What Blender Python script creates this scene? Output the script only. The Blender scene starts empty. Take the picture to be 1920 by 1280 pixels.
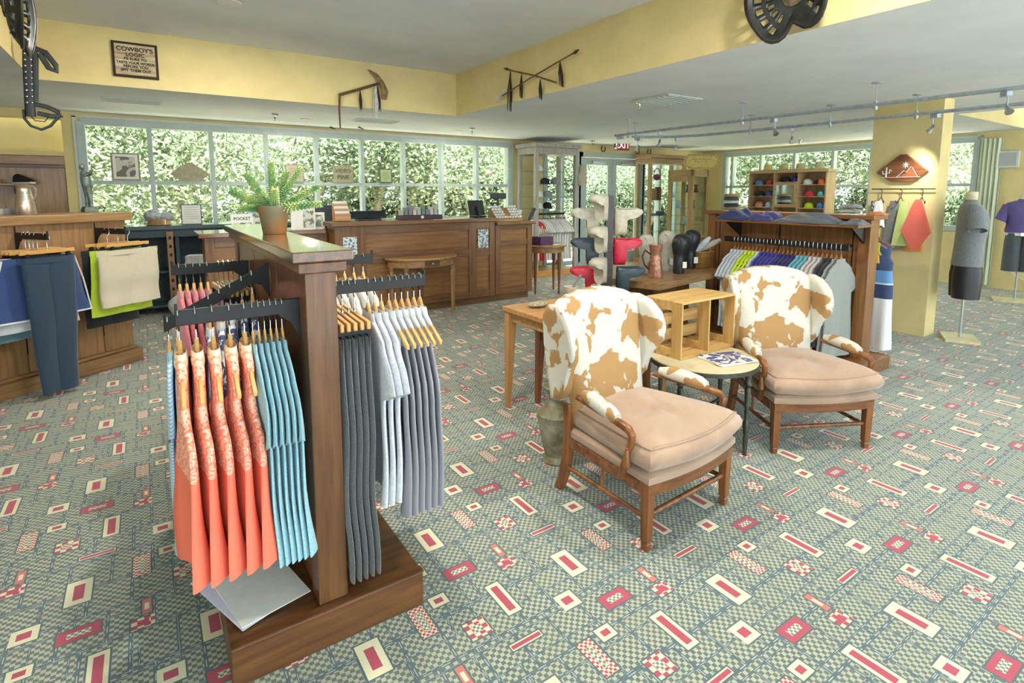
import bpy, math, random
from mathutils import Vector, Matrix
R = math.radians
S = bpy.context.scene
COL = S.collection

# ------------------------------------------------------------------ camera
CAMH, FPX, CX, CY = 1.6, 1020.0, 960.0, 480.0          # 1920x1280 frame
PITCH = math.atan(120 / 1020); YAW = math.atan(690 / math.hypot(1020, 120))
FH = Vector((math.sin(YAW), math.cos(YAW), 0)); RT = Vector((math.cos(YAW), -math.sin(YAW), 0)); UPZ = Vector((0, 0, 1))
FW = FH * math.cos(PITCH) - UPZ * math.sin(PITCH); UP = FH * math.sin(PITCH) + UPZ * math.cos(PITCH)
CAM = Vector((0, 0, CAMH))
cd = bpy.data.cameras.new('camera'); cd.sensor_width = 36; cd.lens = FPX / 1920 * 36
cd.shift_y = -160 / 1920; cd.clip_start = .05; cd.clip_end = 300
cam = bpy.data.objects.new('camera', cd); COL.objects.link(cam)
cam.matrix_world = Matrix.Translation(CAM) @ Matrix((RT, UP, -FW)).transposed().to_4x4()
S.camera = cam
def ray(u, v): return FW * FPX + RT * (u - CX) + UP * (CY - v)
def pz(u, v, z=0): d = ray(u, v); return CAM + d * ((z - CAMH) / d.z)
def pY(u, v, Y): d = ray(u, v); return CAM + d * (Y / d.y)
def pX(u, v, X): d = ray(u, v); return CAM + d * (X / d.x)

# ------------------------------------------------------------------ light
S.view_settings.view_transform = 'Standard'; S.view_settings.look = 'None'
S.view_settings.gamma = 1; S.view_settings.use_curve_mapping = False
S.view_settings.exposure = -0.2
POW, SPOTW = 60, 90
W = bpy.data.worlds.new('World'); S.world = W; W.use_nodes = True
bg = W.node_tree.nodes['Background']; bg.inputs[0].default_value = (.80, .93, 1.0, 1); bg.inputs[1].default_value = 4.4
sd = bpy.data.lights.new('sun', 'SUN'); sd.energy = 75.0; sd.angle = R(3); sd.color = (1, .95, .85)
so = bpy.data.objects.new('sun_offscreen', sd); COL.objects.link(so); so.rotation_euler = (R(14), 0, R(12)); so.location = (0, -10, 20)
def lamp(name, typ, loc, energy, color=(1, .93, .82), size=.2, rot=(0, 0, 0), spot=None):
    l = bpy.data.lights.new(name, typ); l.energy = energy; l.color = color
    if typ == 'AREA': l.shape = 'DISK'; l.size = size
    else: l.shadow_soft_size = size
    if spot: l.spot_size = R(spot); l.spot_blend = .6
    o = bpy.data.objects.new(name, l); COL.objects.link(o); o.location = loc; o.rotation_euler = rot
    return o

# ------------------------------------------------------------------ materials
def lin(c):
    return tuple(((x / 255) / 12.92 if x / 255 <= .04045 else ((x / 255 + .055) / 1.055) ** 2.4) for x in c) + (1,)
MATS = {}
def newmat(name):
    m = bpy.data.materials.new(name); m.use_nodes = True; nt = m.node_tree
    return m, nt, nt.nodes['Principled BSDF']
def N(nt, typ, ins=None, **kw):
    n = nt.nodes.new('ShaderNode' + typ)
    for k, v in kw.items(): setattr(n, k, v)
    for k, v in (ins or {}).items():
        if hasattr(v, 'is_output'): nt.links.new(v, n.inputs[k])
        else: n.inputs[k].default_value = v
    return n
def mat(name, c, rough=.6, metal=0, var=.12, scale=18, bump=0, c2=None, stretch=None, emit=0, sheen=0, coat=0, detail=4):
    """one colour broken up by noise (grain, weave, wear)"""
    if name in MATS: return MATS[name]
    m, nt, b = newmat(name)
    tc = N(nt, 'TexCoord'); src = tc.outputs['Object']
    if stretch: src = N(nt, 'Mapping', {'Vector': src, 'Scale': stretch}).outputs[0]
    no = N(nt, 'TexNoise', {'Vector': src, 'Scale': scale, 'Detail': detail, 'Roughness': .6})
    c2 = c2 or tuple(x * (1 - var) for x in c)
    r = N(nt, 'ValToRGB', {'Fac': no.outputs[0]}); e = r.color_ramp.elements
    e[0].position = .36; e[1].position = .64; e[0].color = lin(c2); e[1].color = lin(c)
    nt.links.new(r.outputs[0], b.inputs['Base Color'])
    b.inputs['Roughness'].default_value = rough; b.inputs['Metallic'].default_value = metal
    if sheen: b.inputs['Sheen Weight'].default_value = sheen
    if coat: b.inputs['Coat Weight'].default_value = coat; b.inputs['Coat Roughness'].default_value = .15
    if emit: nt.links.new(r.outputs[0], b.inputs['Emission Color']); b.inputs['Emission Strength'].default_value = emit
    if bump:
        bp = N(nt, 'Bump', {'Height': no.outputs[0], 'Strength': bump, 'Distance': .01}); nt.links.new(bp.outputs[0], b.inputs['Normal'])
    MATS[name] = m; return m
def cloth(name, c, var=.14, scale=260):
    return mat(name, c, rough=.9, var=var, scale=scale, bump=.25, sheen=.3, detail=2)
def wood(name, c, c2, ax='x', rough=.38, coat=.25):
    st = {'x': (2, 26, 26), 'y': (26, 2, 26), 'z': (26, 26, 2)}[ax]
    return mat(name, c, rough=rough, c2=c2, scale=1.2, stretch=st, bump=.05, coat=coat, detail=6)
def glass_mat(name, tint=(.93, .98, .97), refl=.08):
    m, nt, b = newmat(name)
    nt.nodes.remove(b); out = nt.nodes['Material Output']
    tr = N(nt, 'BsdfTransparent', {'Color': tint + (1,)}); gl = N(nt, 'BsdfGlossy', {'Roughness': .03})
    fr = N(nt, 'LayerWeight', {'Blend': .15}); ma = N(nt, 'Math', {0: fr.outputs['Fresnel'], 1: refl * 3}, operation='MULTIPLY')
    mx = N(nt, 'MixShader', {0: ma.outputs[0], 1: tr.outputs[0], 2: gl.outputs[0]}); nt.links.new(mx.outputs[0], out.inputs[0])
    MATS[name] = m; return m
def threshold_mat(name, ca, cb, scale, pos=.5, rough=.8, soft=.02, axis=None, cut=None, distortion=.6, bump=.1, stretch=None):
    """two-colour patches: hide spots, printed cloth; below a height `cut` the plain colour cb"""
    m, nt, b = newmat(name); tc = N(nt, 'TexCoord'); src = tc.outputs['Object']
    if stretch: src = N(nt, 'Mapping', {'Vector': src, 'Scale': stretch}).outputs[0]
    no = N(nt, 'TexNoise', {'Vector': src, 'Scale': scale, 'Detail': 3, 'Distortion': distortion})
    r = N(nt, 'ValToRGB', {'Fac': no.outputs[0]}); e = r.color_ramp.elements
    e[0].position = pos - soft; e[1].position = pos + soft; e[0].color = lin(ca); e[1].color = lin(cb)
    outc = r.outputs[0]
    if cut is not None:
        sp = N(nt, 'SeparateXYZ', {0: tc.outputs['Object']})
        lt = N(nt, 'Math', {0: sp.outputs[2], 1: cut}, operation='LESS_THAN')
        mx = N(nt, 'Mix', {0: lt.outputs[0], 6: outc, 7: lin(cb)}, data_type='RGBA'); outc = mx.outputs[2]
    nt.links.new(outc, b.inputs['Base Color']); b.inputs['Roughness'].default_value = rough
    fine = N(nt, 'TexNoise', {'Vector': tc.outputs['Object'], 'Scale': 220.0})
    bp = N(nt, 'Bump', {'Height': fine.outputs[0], 'Strength': bump, 'Distance': .005}); nt.links.new(bp.outputs[0], b.inputs['Normal'])
    MATS[name] = m; return m
def wave_mat(name, c, c2, scale, axis='Z', rough=.85, dist=0):
    m, nt, b = newmat(name); tc = N(nt, 'TexCoord')
    w = N(nt, 'TexWave', {'Vector': tc.outputs['Object'], 'Scale': scale, 'Distortion': dist}, bands_direction=axis)
    r = N(nt, 'ValToRGB', {'Fac': w.outputs[0]}); e = r.color_ramp.elements
    e[0].position = .42; e[1].position = .58; e[0].color = lin(c); e[1].color = lin(c2)
    nt.links.new(r.outputs[0], b.inputs['Base Color']); b.inputs['Roughness'].default_value = rough
    MATS[name] = m; return m
def bands_mat(name, cols, rough=.85):
    """colour bands by object height: [(z_top, colour), ...] from the hem up"""
    m, nt, b = newmat(name); tc = N(nt, 'TexCoord'); sp = N(nt, 'SeparateXYZ', {0: tc.outputs['Object']})
    cur = None
    for z, c in cols:
        if cur is None: cur = N(nt, 'RGB').outputs[0]; cur.default_value = lin(c); last = z; continue
        g = N(nt, 'Math', {0: sp.outputs[2], 1: last}, operation='GREATER_THAN')
        cur = N(nt, 'Mix', {0: g.outputs[0], 6: cur, 7: lin(c)}, data_type='RGBA').outputs[2]; last = z
    nt.links.new(cur, b.inputs['Base Color']); b.inputs['Roughness'].default_value = rough
    MATS[name] = m; return m

WALL = mat('wall_paint', (222, 205, 148), rough=.85, var=.05, scale=3, bump=.03)
CEIL = mat('ceiling_paint', (226, 233, 238), rough=.9, var=.03, scale=2)
FRAME = mat('window_frame_paint', (178, 192, 190), rough=.5, var=.05, scale=8)
TRIMW = mat('pale_trim_paint', (205, 212, 205), rough=.6, var=.04)
GLASS = glass_mat('window_glass'); CGLASS = glass_mat('cabinet_glass', (.9, .96, .96), .12)
W_DARK = wood('walnut_x', (118, 78, 43), (86, 54, 28), 'x'); W_DARKZ = wood('walnut_z', (118, 78, 43), (86, 54, 28), 'z'); W_DARKY = wood('walnut_y', (118, 78, 43), (86, 54, 28), 'y')
W_MID = wood('oak_x', (166, 130, 88), (138, 102, 64), 'x'); W_MIDZ = wood('oak_z', (166, 130, 88), (138, 102, 64), 'z')
W_TOPY = wood('polished_top_y', (118, 78, 43), (86, 54, 28), 'y', rough=.16, coat=.9)
W_LITE = wood('maple_x', (200, 152, 96), (176, 124, 70), 'x'); W_LITEZ = wood('maple_z', (200, 152, 96), (176, 124, 70), 'z')
W_CRATE = wood('pine_x', (206, 170, 108), (182, 142, 80), 'x', rough=.6, coat=0); W_CRATEZ = wood('pine_z', (206, 170, 108), (182, 142, 80), 'z', rough=.6, coat=0)
W_CHAIR = wood('chair_wood', (146, 92, 46), (98, 56, 26), 'z'); W_CHX = wood('chair_rail', (146, 92, 46), (98, 56, 26), 'x')
W_HANG = wood('hanger_wood', (218, 172, 104), (196, 146, 82), 'y', rough=.3)
W_HANGD = wood('hanger_wood_brown', (176, 118, 64), (150, 96, 50), 'y', rough=.35)
W_GREY = wood('grey_wood', (178, 176, 170), (150, 146, 140), 'z', rough=.5, coat=0)  # pale grey tone with upright grain
W_TEAL = mat('dark_teal_cabinet', (66, 88, 96), rough=.5, var=.1)  # one dark teal tone for every part of the counter cabinets
CHROME = mat('chrome', (205, 208, 210), rough=.18, metal=1, var=.05)
STEEL = mat('satin_metal', (188, 198, 204), rough=.35, metal=.7, var=.06)
BLACKM = mat('black_metal', (13, 15, 17), rough=.5, var=.2)
BLACKP = mat('black_plastic', (34, 44, 50), rough=.35, var=.15)
WHITEP = mat('white_plastic', (232, 234, 232), rough=.5, var=.03)
PAPER = mat('paper', (240, 240, 232), rough=.8, var=.03)
# ------------------------------------------------------------------ mesh builder
class MB:
    def __init__(s): s.v = []; s.f = []
    def add(s, vs, fs):
        o = len(s.v); s.v += [tuple(p) for p in vs]; s.f += [tuple(i + o for i in f) for f in fs]; return s
    def box(s, x0, x1, y0, y1, z0, z1, M=None):
        vs = [Vector((x, y, z)) for z in (z0, z1) for y in (y0, y1) for x in (x0, x1)]
        if M is not None: vs = [M @ p for p in vs]
        return s.add(vs, [(0, 2, 3, 1), (4, 5, 7, 6), (0, 1, 5, 4), (2, 6, 7, 3), (0, 4, 6, 2), (1, 3, 7, 5)])
    def cbox(s, c, d, M=None):
        return s.box(c[0] - d[0] / 2, c[0] + d[0] / 2, c[1] - d[1] / 2, c[1] + d[1] / 2, c[2] - d[2] / 2, c[2] + d[2] / 2, M)
    def loft(s, rings, cap0=True, cap1=True):
        n = len(rings[0]); vs = [p for r in rings for p in r]; fs = []
        for i in range(len(rings) - 1):
            for j in range(n):
                k = (j + 1) % n; fs.append((i * n + j, i * n + k, (i + 1) * n + k, (i + 1) * n + j))
        if cap0: fs.append(tuple(range(n))[::-1])
        if cap1: fs.append(tuple((len(rings) - 1) * n + j for j in range(n)))
        return s.add(vs, fs)
    def prism(s, poly, axis, a, b):
        def P(p, t): return {'x': (t, p[0], p[1]), 'y': (p[0], t, p[1]), 'z': (p[0], p[1], t)}[axis]
        return s.loft([[P(p, a) for p in poly], [P(p, b) for p in poly]])
    def tube(s, path, r, n=8, flat=1.0, up=None, closed=False):
        path = [Vector(p) for p in path]; rs = r if isinstance(r, (list, tuple)) else [r] * len(path); rings = []; prev = None
        for i, p in enumerate(path):
            t = (path[min(i + 1, len(path) - 1)] - path[max(i - 1, 0)]); t = t.normalized() if t.length > 1e-9 else Vector((0, 0, 1))
            if prev is None:
                a = Vector(up) if up else (Vector((0, 0, 1)) if abs(t.z) < .9 else Vector((1, 0, 0)))
            else: a = prev
            x = (a - t * a.dot(t)); x = x.normalized() if x.length > 1e-6 else t.orthogonal().normalized(); prev = x; y = t.cross(x)
            rings.append([p + (x * math.cos(2 * math.pi * k / n) + y * flat * math.sin(2 * math.pi * k / n)) * rs[i] for k in range(n)])
        return s.loft(rings)
    def lathe(s, prof, c=(0, 0, 0), n=20, sx=1, sy=1):
        return s.loft([[(c[0] + r * sx * math.cos(2 * math.pi * k / n), c[1] + r * sy * math.sin(2 * math.pi * k / n), c[2] + z) for k in range(n)] for r, z in prof])
    def ball(s, c, r, n=14, m=8):
        rx, ry, rz = r if isinstance(r, (tuple, list)) else (r, r, r)
        return s.loft([[(c[0] + rx * math.sin(t) * math.cos(2 * math.pi * k / n), c[1] + ry * math.sin(t) * math.sin(2 * math.pi * k / n), c[2] - rz * math.cos(t)) for k in range(n)]
                       for t in [.12 + (math.pi - .24) * i / m for i in range(m + 1)]])
    def xf(s, M): s.v = [tuple(M @ Vector(p)) for p in s.v]; return s
    def fn(s, f): s.v = [tuple(f(*p)) for p in s.v]; return s
    def mesh(s, name, m, smooth=False, angle=40):
        me = bpy.data.meshes.new(name); me.from_pydata(s.v, [], s.f)
        me.materials.append(m)
        if smooth:
            me.polygons.foreach_set('use_smooth', [True] * len(me.polygons)); me.set_sharp_from_angle(angle=R(angle))
        me.update(); return me
    def build(s, name, m, parent=None, smooth=False, bevel=0, sub=0, angle=40, seg=2, loc=None):
        return link(name, s.mesh(name, m, smooth, angle), parent, bevel, sub, seg, loc)
def link(name, me, parent=None, bevel=0, sub=0, seg=2, loc=None):
    o = bpy.data.objects.new(name, me); COL.objects.link(o)
    if parent: o.parent = parent
    if loc: o.location = loc
    if bevel:
        b = o.modifiers.new('bevel', 'BEVEL'); b.width = bevel; b.segments = seg; b.limit_method = 'ANGLE'; b.angle_limit = R(35)
    if sub:
        d = o.modifiers.new('sub', 'SUBSURF'); d.levels = d.render_levels = sub
    return o
def tag(o, label, cat, group=None):
    o['label'] = label; o['category'] = cat
    if group: o['group'] = group
    return o
def thing(name, label, cat, loc=(0, 0, 0), rotz=0, group=None):
    o = bpy.data.objects.new(name, None); COL.objects.link(o); o.location = loc; o.rotation_euler = (0, 0, rotz); o.empty_display_size = .1
    return tag(o, label, cat, group)
def struct(o): o['kind'] = 'structure'; return o
def copy_tree(o, parent=None):
    c = o.copy(); COL.objects.link(c)
    if parent: c.parent = parent
    for ch in list(o.children): copy_tree(ch, c)
    return c
def text_mesh(txt, size, name, m, parent, loc, rot, spacing=1.0, bold=0.0, align='CENTER'):
    cu = bpy.data.curves.new(name, 'FONT'); cu.body = txt; cu.size = size; cu.align_x = align; cu.align_y = 'CENTER'; cu.extrude = .0015; cu.offset = bold; cu.space_character = spacing
    o = bpy.data.objects.new(name + '_tmp', cu); COL.objects.link(o)
    me = bpy.data.meshes.new_from_object(o.evaluated_get(bpy.context.evaluated_depsgraph_get()))
    bpy.data.objects.remove(o); me.materials.clear(); me.materials.append(m)
    t = link(name, me, parent); t.location = loc; t.rotation_euler = rot; return t
def arc(cx, cy, r, a0, a1, n): return [(cx + r * math.cos(R(a0 + (a1 - a0) * i / n)), cy + r * math.sin(R(a0 + (a1 - a0) * i / n))) for i in range(n + 1)]
def rrect(w, d, r, n=4):
    out = []
    for sx, sy, a in ((1, 1, 0), (-1, 1, 90), (-1, -1, 180), (1, -1, 270)):
        out += arc(sx * (w / 2 - r), sy * (d / 2 - r), r, a, a + 90, n)
    return out
# ------------------------------------------------------------------ carpet
def carpet():
    m, nt, b = newmat('carpet'); L = nt.links
    pos = N(nt, 'TexCoord').outputs['Object']
    sx = N(nt, 'SeparateXYZ', {0: pos})
    def math_(op, a, bb=None, c=None):
        ins = {0: a}
        if bb is not None: ins[1] = bb
        if c is not None: ins[2] = c
        return N(nt, 'Math', ins, operation=op).outputs[0]
    PX, PY = .4375, .9650
    xo = math_('ADD', sx.outputs[0], -1.885 + .21875 - .014); k = math_('FLOOR', math_('DIVIDE', xo, PX))
    xs = math_('ADD', math_('SUBTRACT', xo, math_('MULTIPLY', k, PX)), -.21875 + .014)
    yo = math_('ADD', math_('SUBTRACT', sx.outputs[1], math_('MULTIPLY', k, PY / 2)), -.94 + PY / 2)
    ys = math_('ADD', math_('FLOORED_MODULO', yo, PY), -PY / 2)
    cell = N(nt, 'CombineXYZ', {0: xs, 1: ys}).outputs[0]
    # woven ground: small check of slate, cream and olive, divided in blocks by dashed slate lines
    ck = N(nt, 'TexChecker', {'Vector': pos, 'Scale': 66.0, 'Color1': lin((70, 92, 100)), 'Color2': lin((180, 183, 160))}).outputs[0]
    big = N(nt, 'TexNoise', {'Vector': pos, 'Scale': 5.0, 'Detail': 2.0})
    ol = N(nt, 'Mix', {0: math_('MULTIPLY', big.outputs[0], .55), 6: ck, 7: lin((140, 142, 116))}, data_type='RGBA').outputs[2]
    col = ol
    for sc, off, w, h, sz in ((1.0, .5, .145, .19, .0065), (1.0, .37, .32, .115, .004)):
        br = N(nt, 'TexBrick', {'Vector': pos, 'Scale': sc, 'Mortar Size': sz, 'Mortar Smooth': 0.0, 'Brick Width': w, 'Row Height': h}, offset=off)
        dash = N(nt, 'TexChecker', {'Vector': pos, 'Scale': 28.0, 'Color1': lin((78, 98, 106)), 'Color2': lin((88, 108, 114))}).outputs[0]
        col = N(nt, 'Mix', {0: br.outputs['Fac'], 6: col, 7: dash}, data_type='RGBA').outputs[2]
        br2 = N(nt, 'TexBrick', {'Vector': pos, 'Scale': sc, 'Mortar Size': sz * .22, 'Mortar Smooth': 0.0, 'Brick Width': w, 'Row Height': h}, offset=off)
        cd_ = math_('MULTIPLY', br2.outputs['Fac'], N(nt, 'TexChecker', {'Vector': pos, 'Scale': 30.0, 'Color1': (1, 1, 1, 1), 'Color2': (0, 0, 0, 1)}).outputs[1])
        col = N(nt, 'Mix', {0: cd_, 6: col, 7: lin((186, 194, 184))}, data_type='RGBA').outputs[2]
    RED, CRM, SAL, SL = (174, 72, 90), (218, 214, 182), (196, 116, 106), (110, 124, 122)
    hatch = lambda a, bb, s: N(nt, 'TexChecker', {'Vector': pos, 'Scale': s, 'Color1': lin(a), 'Color2': lin(bb)}).outputs[0]
    hs = {'r': lin(RED), 'c': lin(CRM), 'h': hatch(RED, CRM, 95.0), 'd': hatch(RED, CRM, 48.0), 'y': hatch(CRM, SL, 95.0), 's': lin(SAL)}
    for cx, cy, w, h, oc, ic, ix, iy in (
            (0, 0, .130, .068, 'r', 'y', .55, .4), (-.165, .095, .085, .082, 'c', 'r', .5, .45), (-.02, .262, .085, .158, 'c', 'r', .42, .62),
            (.19, .315, .062, .155, 'h', 'y', .4, .62), (-.15, -.105, .07, .058, 'c', 'r', .5, .45), (.195, -.07, .075, .062, 'd', 'r', .5, .5),
            (.207, .022, .03, .09, 's', 'c', .5, .45), (-.092, -.31, .085, .085, 'd', 'y', .45, .45), (.026, -.455, .13, .028, 'c', 'r', .95, .6),
            (.068, -.235, .062, .18, 'c', 'r', .5, .8)):
        q = N(nt, 'VectorMath', {0: cell, 1: (2 / w, 2 / h, 0), 2: (-cx * 2 / w, -cy * 2 / h, 0)}, operation='MULTIPLY_ADD').outputs[0]
        q = N(nt, 'VectorMath', {0: q}, operation='ABSOLUTE').outputs[0]
        def inside(vec):
            s2 = N(nt, 'SeparateXYZ', {0: vec}); return math_('LESS_THAN', math_('MAXIMUM', s2.outputs[0], s2.outputs[1]), 1.0)
        edge = inside(N(nt, 'VectorMath', {0: q, 1: (w / (w + .012), h / (h + .012), 1)}, operation='MULTIPLY').outputs[0])
        col = N(nt, 'Mix', {0: edge, 6: col, 7: lin((76, 98, 100))}, data_type='RGBA').outputs[2]
        mx = N(nt, 'Mix', {0: inside(q), 6: col}, data_type='RGBA'); col = mx.outputs[2]
        if hasattr(hs[oc], 'is_output'): L.new(hs[oc], mx.inputs[7])
        else: mx.inputs[7].default_value = hs[oc]
        q2 = N(nt, 'VectorMath', {0: q, 1: (1 / ix, 1 / iy, 1)}, operation='MULTIPLY').outputs[0]
        mx = N(nt, 'Mix', {0: inside(q2), 6: col}, data_type='RGBA'); col = mx.outputs[2]
        if hasattr(hs[ic], 'is_output'): L.new(hs[ic], mx.inputs[7])
        else: mx.inputs[7].default_value = hs[ic]
    L.new(col, b.inputs['Base Color']); b.inputs['Roughness'].default_value = .85; b.inputs['Sheen Weight'].default_value = .25
    fn = N(nt, 'TexNoise', {'Vector': pos, 'Scale': 180.0}); bp = N(nt, 'Bump', {'Height': fn.outputs[0], 'Strength': .3, 'Distance': .004}); L.new(bp.outputs[0], b.inputs['Normal'])
    return m

# ------------------------------------------------------------------ setting
ZC, YW, XW, ZT = 2.6, 8.85, 11.74, 3.13
TX0, TX1, TY1 = -.76, 3.5, 6.526
T2X, T2Y = 8.8, 2.77
struct(MB().box(-5, XW + .2, -3, YW + .2, -.1, 0).build('floor', carpet()))
cl = MB().box(-5, XW + .2, TY1, YW + .2, ZC, 3.3).box(-5, TX0, -3, TY1, ZC, 3.3).box(TX1, T2X, -3, TY1, ZC, 3.3).box(T2X, XW + .2, T2Y, TY1, ZC, 3.3)
struct(cl.build('ceiling', CEIL))
struct(MB().box(TX0, TX1, -3, TY1, ZT, 3.3).box(T2X, XW + .2, -3, T2Y, ZT, 3.3).build('ceiling', CEIL))
struct(MB().box(TX0, TX1, TY1 - .006, TY1, ZC, ZT).build('trim_1', WALL))
struct(MB().box(TX1 - .006, TX1, -3, TY1 - .006, ZC, ZT).build('trim_2', WALL))
struct(MB().box(TX0, TX0 + .006, -3, TY1 - .006, ZC, ZT).build('trim_3', WALL))
struct(MB().box(T2X, XW, T2Y - .006, T2Y, ZC, ZT).build('trim_4', WALL))
WX = [-.615 + i * .7217 for i in range(10)]; WZ0, WZR, WZ1 = .97, 1.724, 2.489
DX0, DX1, DZ = 7.68, 9.55, 2.443; SX0, SX1 = 6.75, 10.75
wb = MB()
wb.box(-.80, WX[0], YW, YW + .2, 0, ZC).box(WX[0], WX[-1], YW, YW + .2, 0, WZ0).box(WX[0], WX[-1], YW, YW + .2, WZ1, ZC)
wb.box(WX[-1], SX0, YW, YW + .2, 0, ZC).box(SX0, SX1, YW, YW + .2, DZ, ZC).box(SX1, XW + .2, YW, YW + .2, 0, ZC)
wb.box(-4.6, -.80, YW, YW + .2, 2.50, ZC).box(-4.6, -.80, YW + .35, YW + .5, 0, 2.6)
struct(wb.build('wall_back', WALL))
RY = [3.37, 4.17, 4.98, 5.70, 6.50, 7.28, 8.0, 8.21]
wr = MB()
wr.box(XW, XW + .2, -3, RY[0], 0, ZC).box(XW, XW + .2, RY[-1], YW, 0, ZC).box(XW, XW + .2, RY[0], RY[-1], 0, WZ0).box(XW, XW + .2, RY[0], RY[-1], WZ1 - .01, ZC)
struct(wr.build('wall_right', WALL))
struct(MB().box(-4.8, -4.6, -3, YW + .2, 0, ZC).build('wall_left', WALL))
def window(name, horiz, at, cuts, z0, zr, z1, mw=.055, trim=True):
    """horiz 'x': runs along X in a wall at Y=at; 'y': along Y at X=at"""
    root = thing(name, '', ''); del root['label'], root['category']; struct(root)
    def bx(a0, a1, d0, d1, z_0, z_1):
        mb = MB(); return mb.box(a0, a1, at + d0, at + d1, z_0, z_1) if horiz == 'x' else mb.box(at + d0, at + d1, a0, a1, z_0, z_1)
    for i, c in enumerate(cuts):
        e = mw * (.8 if i in (0, len(cuts) - 1) else .5)
        bx(c - e, c + e, -.03, .11, z0, z1).build('mullion', FRAME, root, bevel=.004)
    for z in (z0, z1): bx(cuts[0], cuts[-1], -.025, .1, z - .045, z + .045).build('frame_rail', FRAME, root, bevel=.004)
    bx(cuts[0], cuts[-1], -.02, .1, zr - .025, zr + .025).build('frame_rail', FRAME, root, bevel=.004)
    for i in range(len(cuts) - 1):
        for za, zb in ((z0, zr), (zr, z1)): bx(cuts[i] + .02, cuts[i + 1] - .02, .055, .061, za + .02, zb - .02).build('pane', GLASS, root)
    if trim:
        for a0, a1, za, zb in ((cuts[0] - .075, cuts[0] - .035, z0, z1 + .06), (cuts[-1] + .035, cuts[-1] + .075, z0, z1 + .06), (cuts[0] - .075, cuts[-1] + .075, z1 + .045, z1 + .075)):
            bx(a0, a1, -.02, 0, za, zb).build('casing', TRIMW, root)
    return root
window('window_1', 'x', YW, WX, WZ0, WZR, WZ1)
window('window_2', 'y', XW, RY, WZ0, WZR, WZ1 - .01)
window('window_3', 'x', YW, [SX0, 7.2, DX0 - .04], .1, 1.5, DZ - .03, trim=False)
window('window_4', 'x', YW, [DX1 + .04, 10.15, SX1], .1, 1.5, DZ - .03, trim=False)
d1 = thing('door_1', '', ''); del d1['label'], d1['category']; struct(d1); mid = (DX0 + DX1) / 2
MB().box(DX0 - .05, DX0 + .06, YW - .03, YW + .1, 0, DZ).box(DX1 - .06, DX1 + .05, YW - .03, YW + .1, 0, DZ).box(DX0 - .05, DX1 + .05, YW - .03, YW + .1, DZ - .1, DZ).build('door_frame', FRAME, d1, bevel=.004)
for a0, a1, s in ((DX0 + .065, mid - .004, 1), (mid + .004, DX1 - .065, -1)):
    lf_ = MB().box(a0, a0 + .12, YW, YW + .05, .01, DZ - .11).box(a1 - .12, a1, YW, YW + .05, .01, DZ - .11).box(a0 + .12, a1 - .12, YW, YW + .05, .01, .26).box(a0 + .12, a1 - .12, YW, YW + .05, DZ - .26, DZ - .11).build('door_leaf', FRAME, d1, bevel=.003)
    MB().box(a0 + .12, a1 - .12, YW + .02, YW + .026, .26, DZ - .26).build('pane', GLASS, lf_)
    MB().tube([(a0 + .1, YW - .05, 1.02), (a1 - .1, YW - .05, 1.02)], .016).build('push_bar', STEEL, lf_, smooth=True)
    MB().box((a0 + a1) / 2 - .18, (a0 + a1) / 2 + .18, YW - .06, YW, DZ - .24, DZ - .18).build('door_closer', STEEL, lf_, bevel=.006)
# panelled wood wall in the niche beside the window
pn = thing('wall_panelling', '', ''); del pn['label'], pn['category']; struct(pn)
for i in range(5):
    MB().box(-4.6 + i * .76, -4.6 + i * .76 + .755, YW + .02, YW + .1, 0, 1.9).build('panel', W_MIDZ, pn, bevel=.004)
MB().box(-4.6, -.80, YW - .02, YW + .1, 1.9, 1.93).build('moulding', W_DARK, pn)
MB().box(-4.6, -.80, YW - .05, YW + .1, 1.935, 2.04).build('moulding', W_MID, pn, bevel=.006)
MB().box(-4.6, -.80, YW - .03, YW + .345, 2.045, 2.10).build('ledge', WALL, pn)

# ------------------------------------------------------------------ outdoors
LAWN = mat('dry_ground', (184, 174, 150), rough=.95, var=.25, scale=2)
struct(MB().box(-40, 70, 9.1, 70, -.4, -.25).box(11.99, 70, -40, 9.1, -.4, -.25).build('ground', LAWN))
BARK = mat('bark', (150, 140, 126), rough=.9, var=.3, scale=12, bump=.4)
def leafmat(name, c):
    m, nt, b = newmat(name); tc = N(nt, 'TexCoord'); no = N(nt, 'TexNoise', {'Vector': tc.outputs['Object'], 'Scale': 1.6, 'Detail': 3.0})
    r = N(nt, 'ValToRGB', {'Fac': no.outputs[0]}); r.color_ramp.elements[0].position = .35; r.color_ramp.elements[1].position = .65
    r.color_ramp.elements[0].color = lin(tuple(x * .8 for x in c)); r.color_ramp.elements[1].color = lin(c)
    nt.nodes.remove(b); d = N(nt, 'BsdfDiffuse', {'Color': r.outputs[0]}); t = N(nt, 'BsdfTranslucent', {'Color': r.outputs[0]})
    mx = N(nt, 'MixShader', {0: .6, 1: d.outputs[0], 2: t.outputs[0]}); nt.links.new(mx.outputs[0], nt.nodes['Material Output'].inputs[0]); return m
LEAF = [leafmat('leaf_pale', (152, 164, 136)), leafmat('leaf_grey', (142, 158, 134))]
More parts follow.
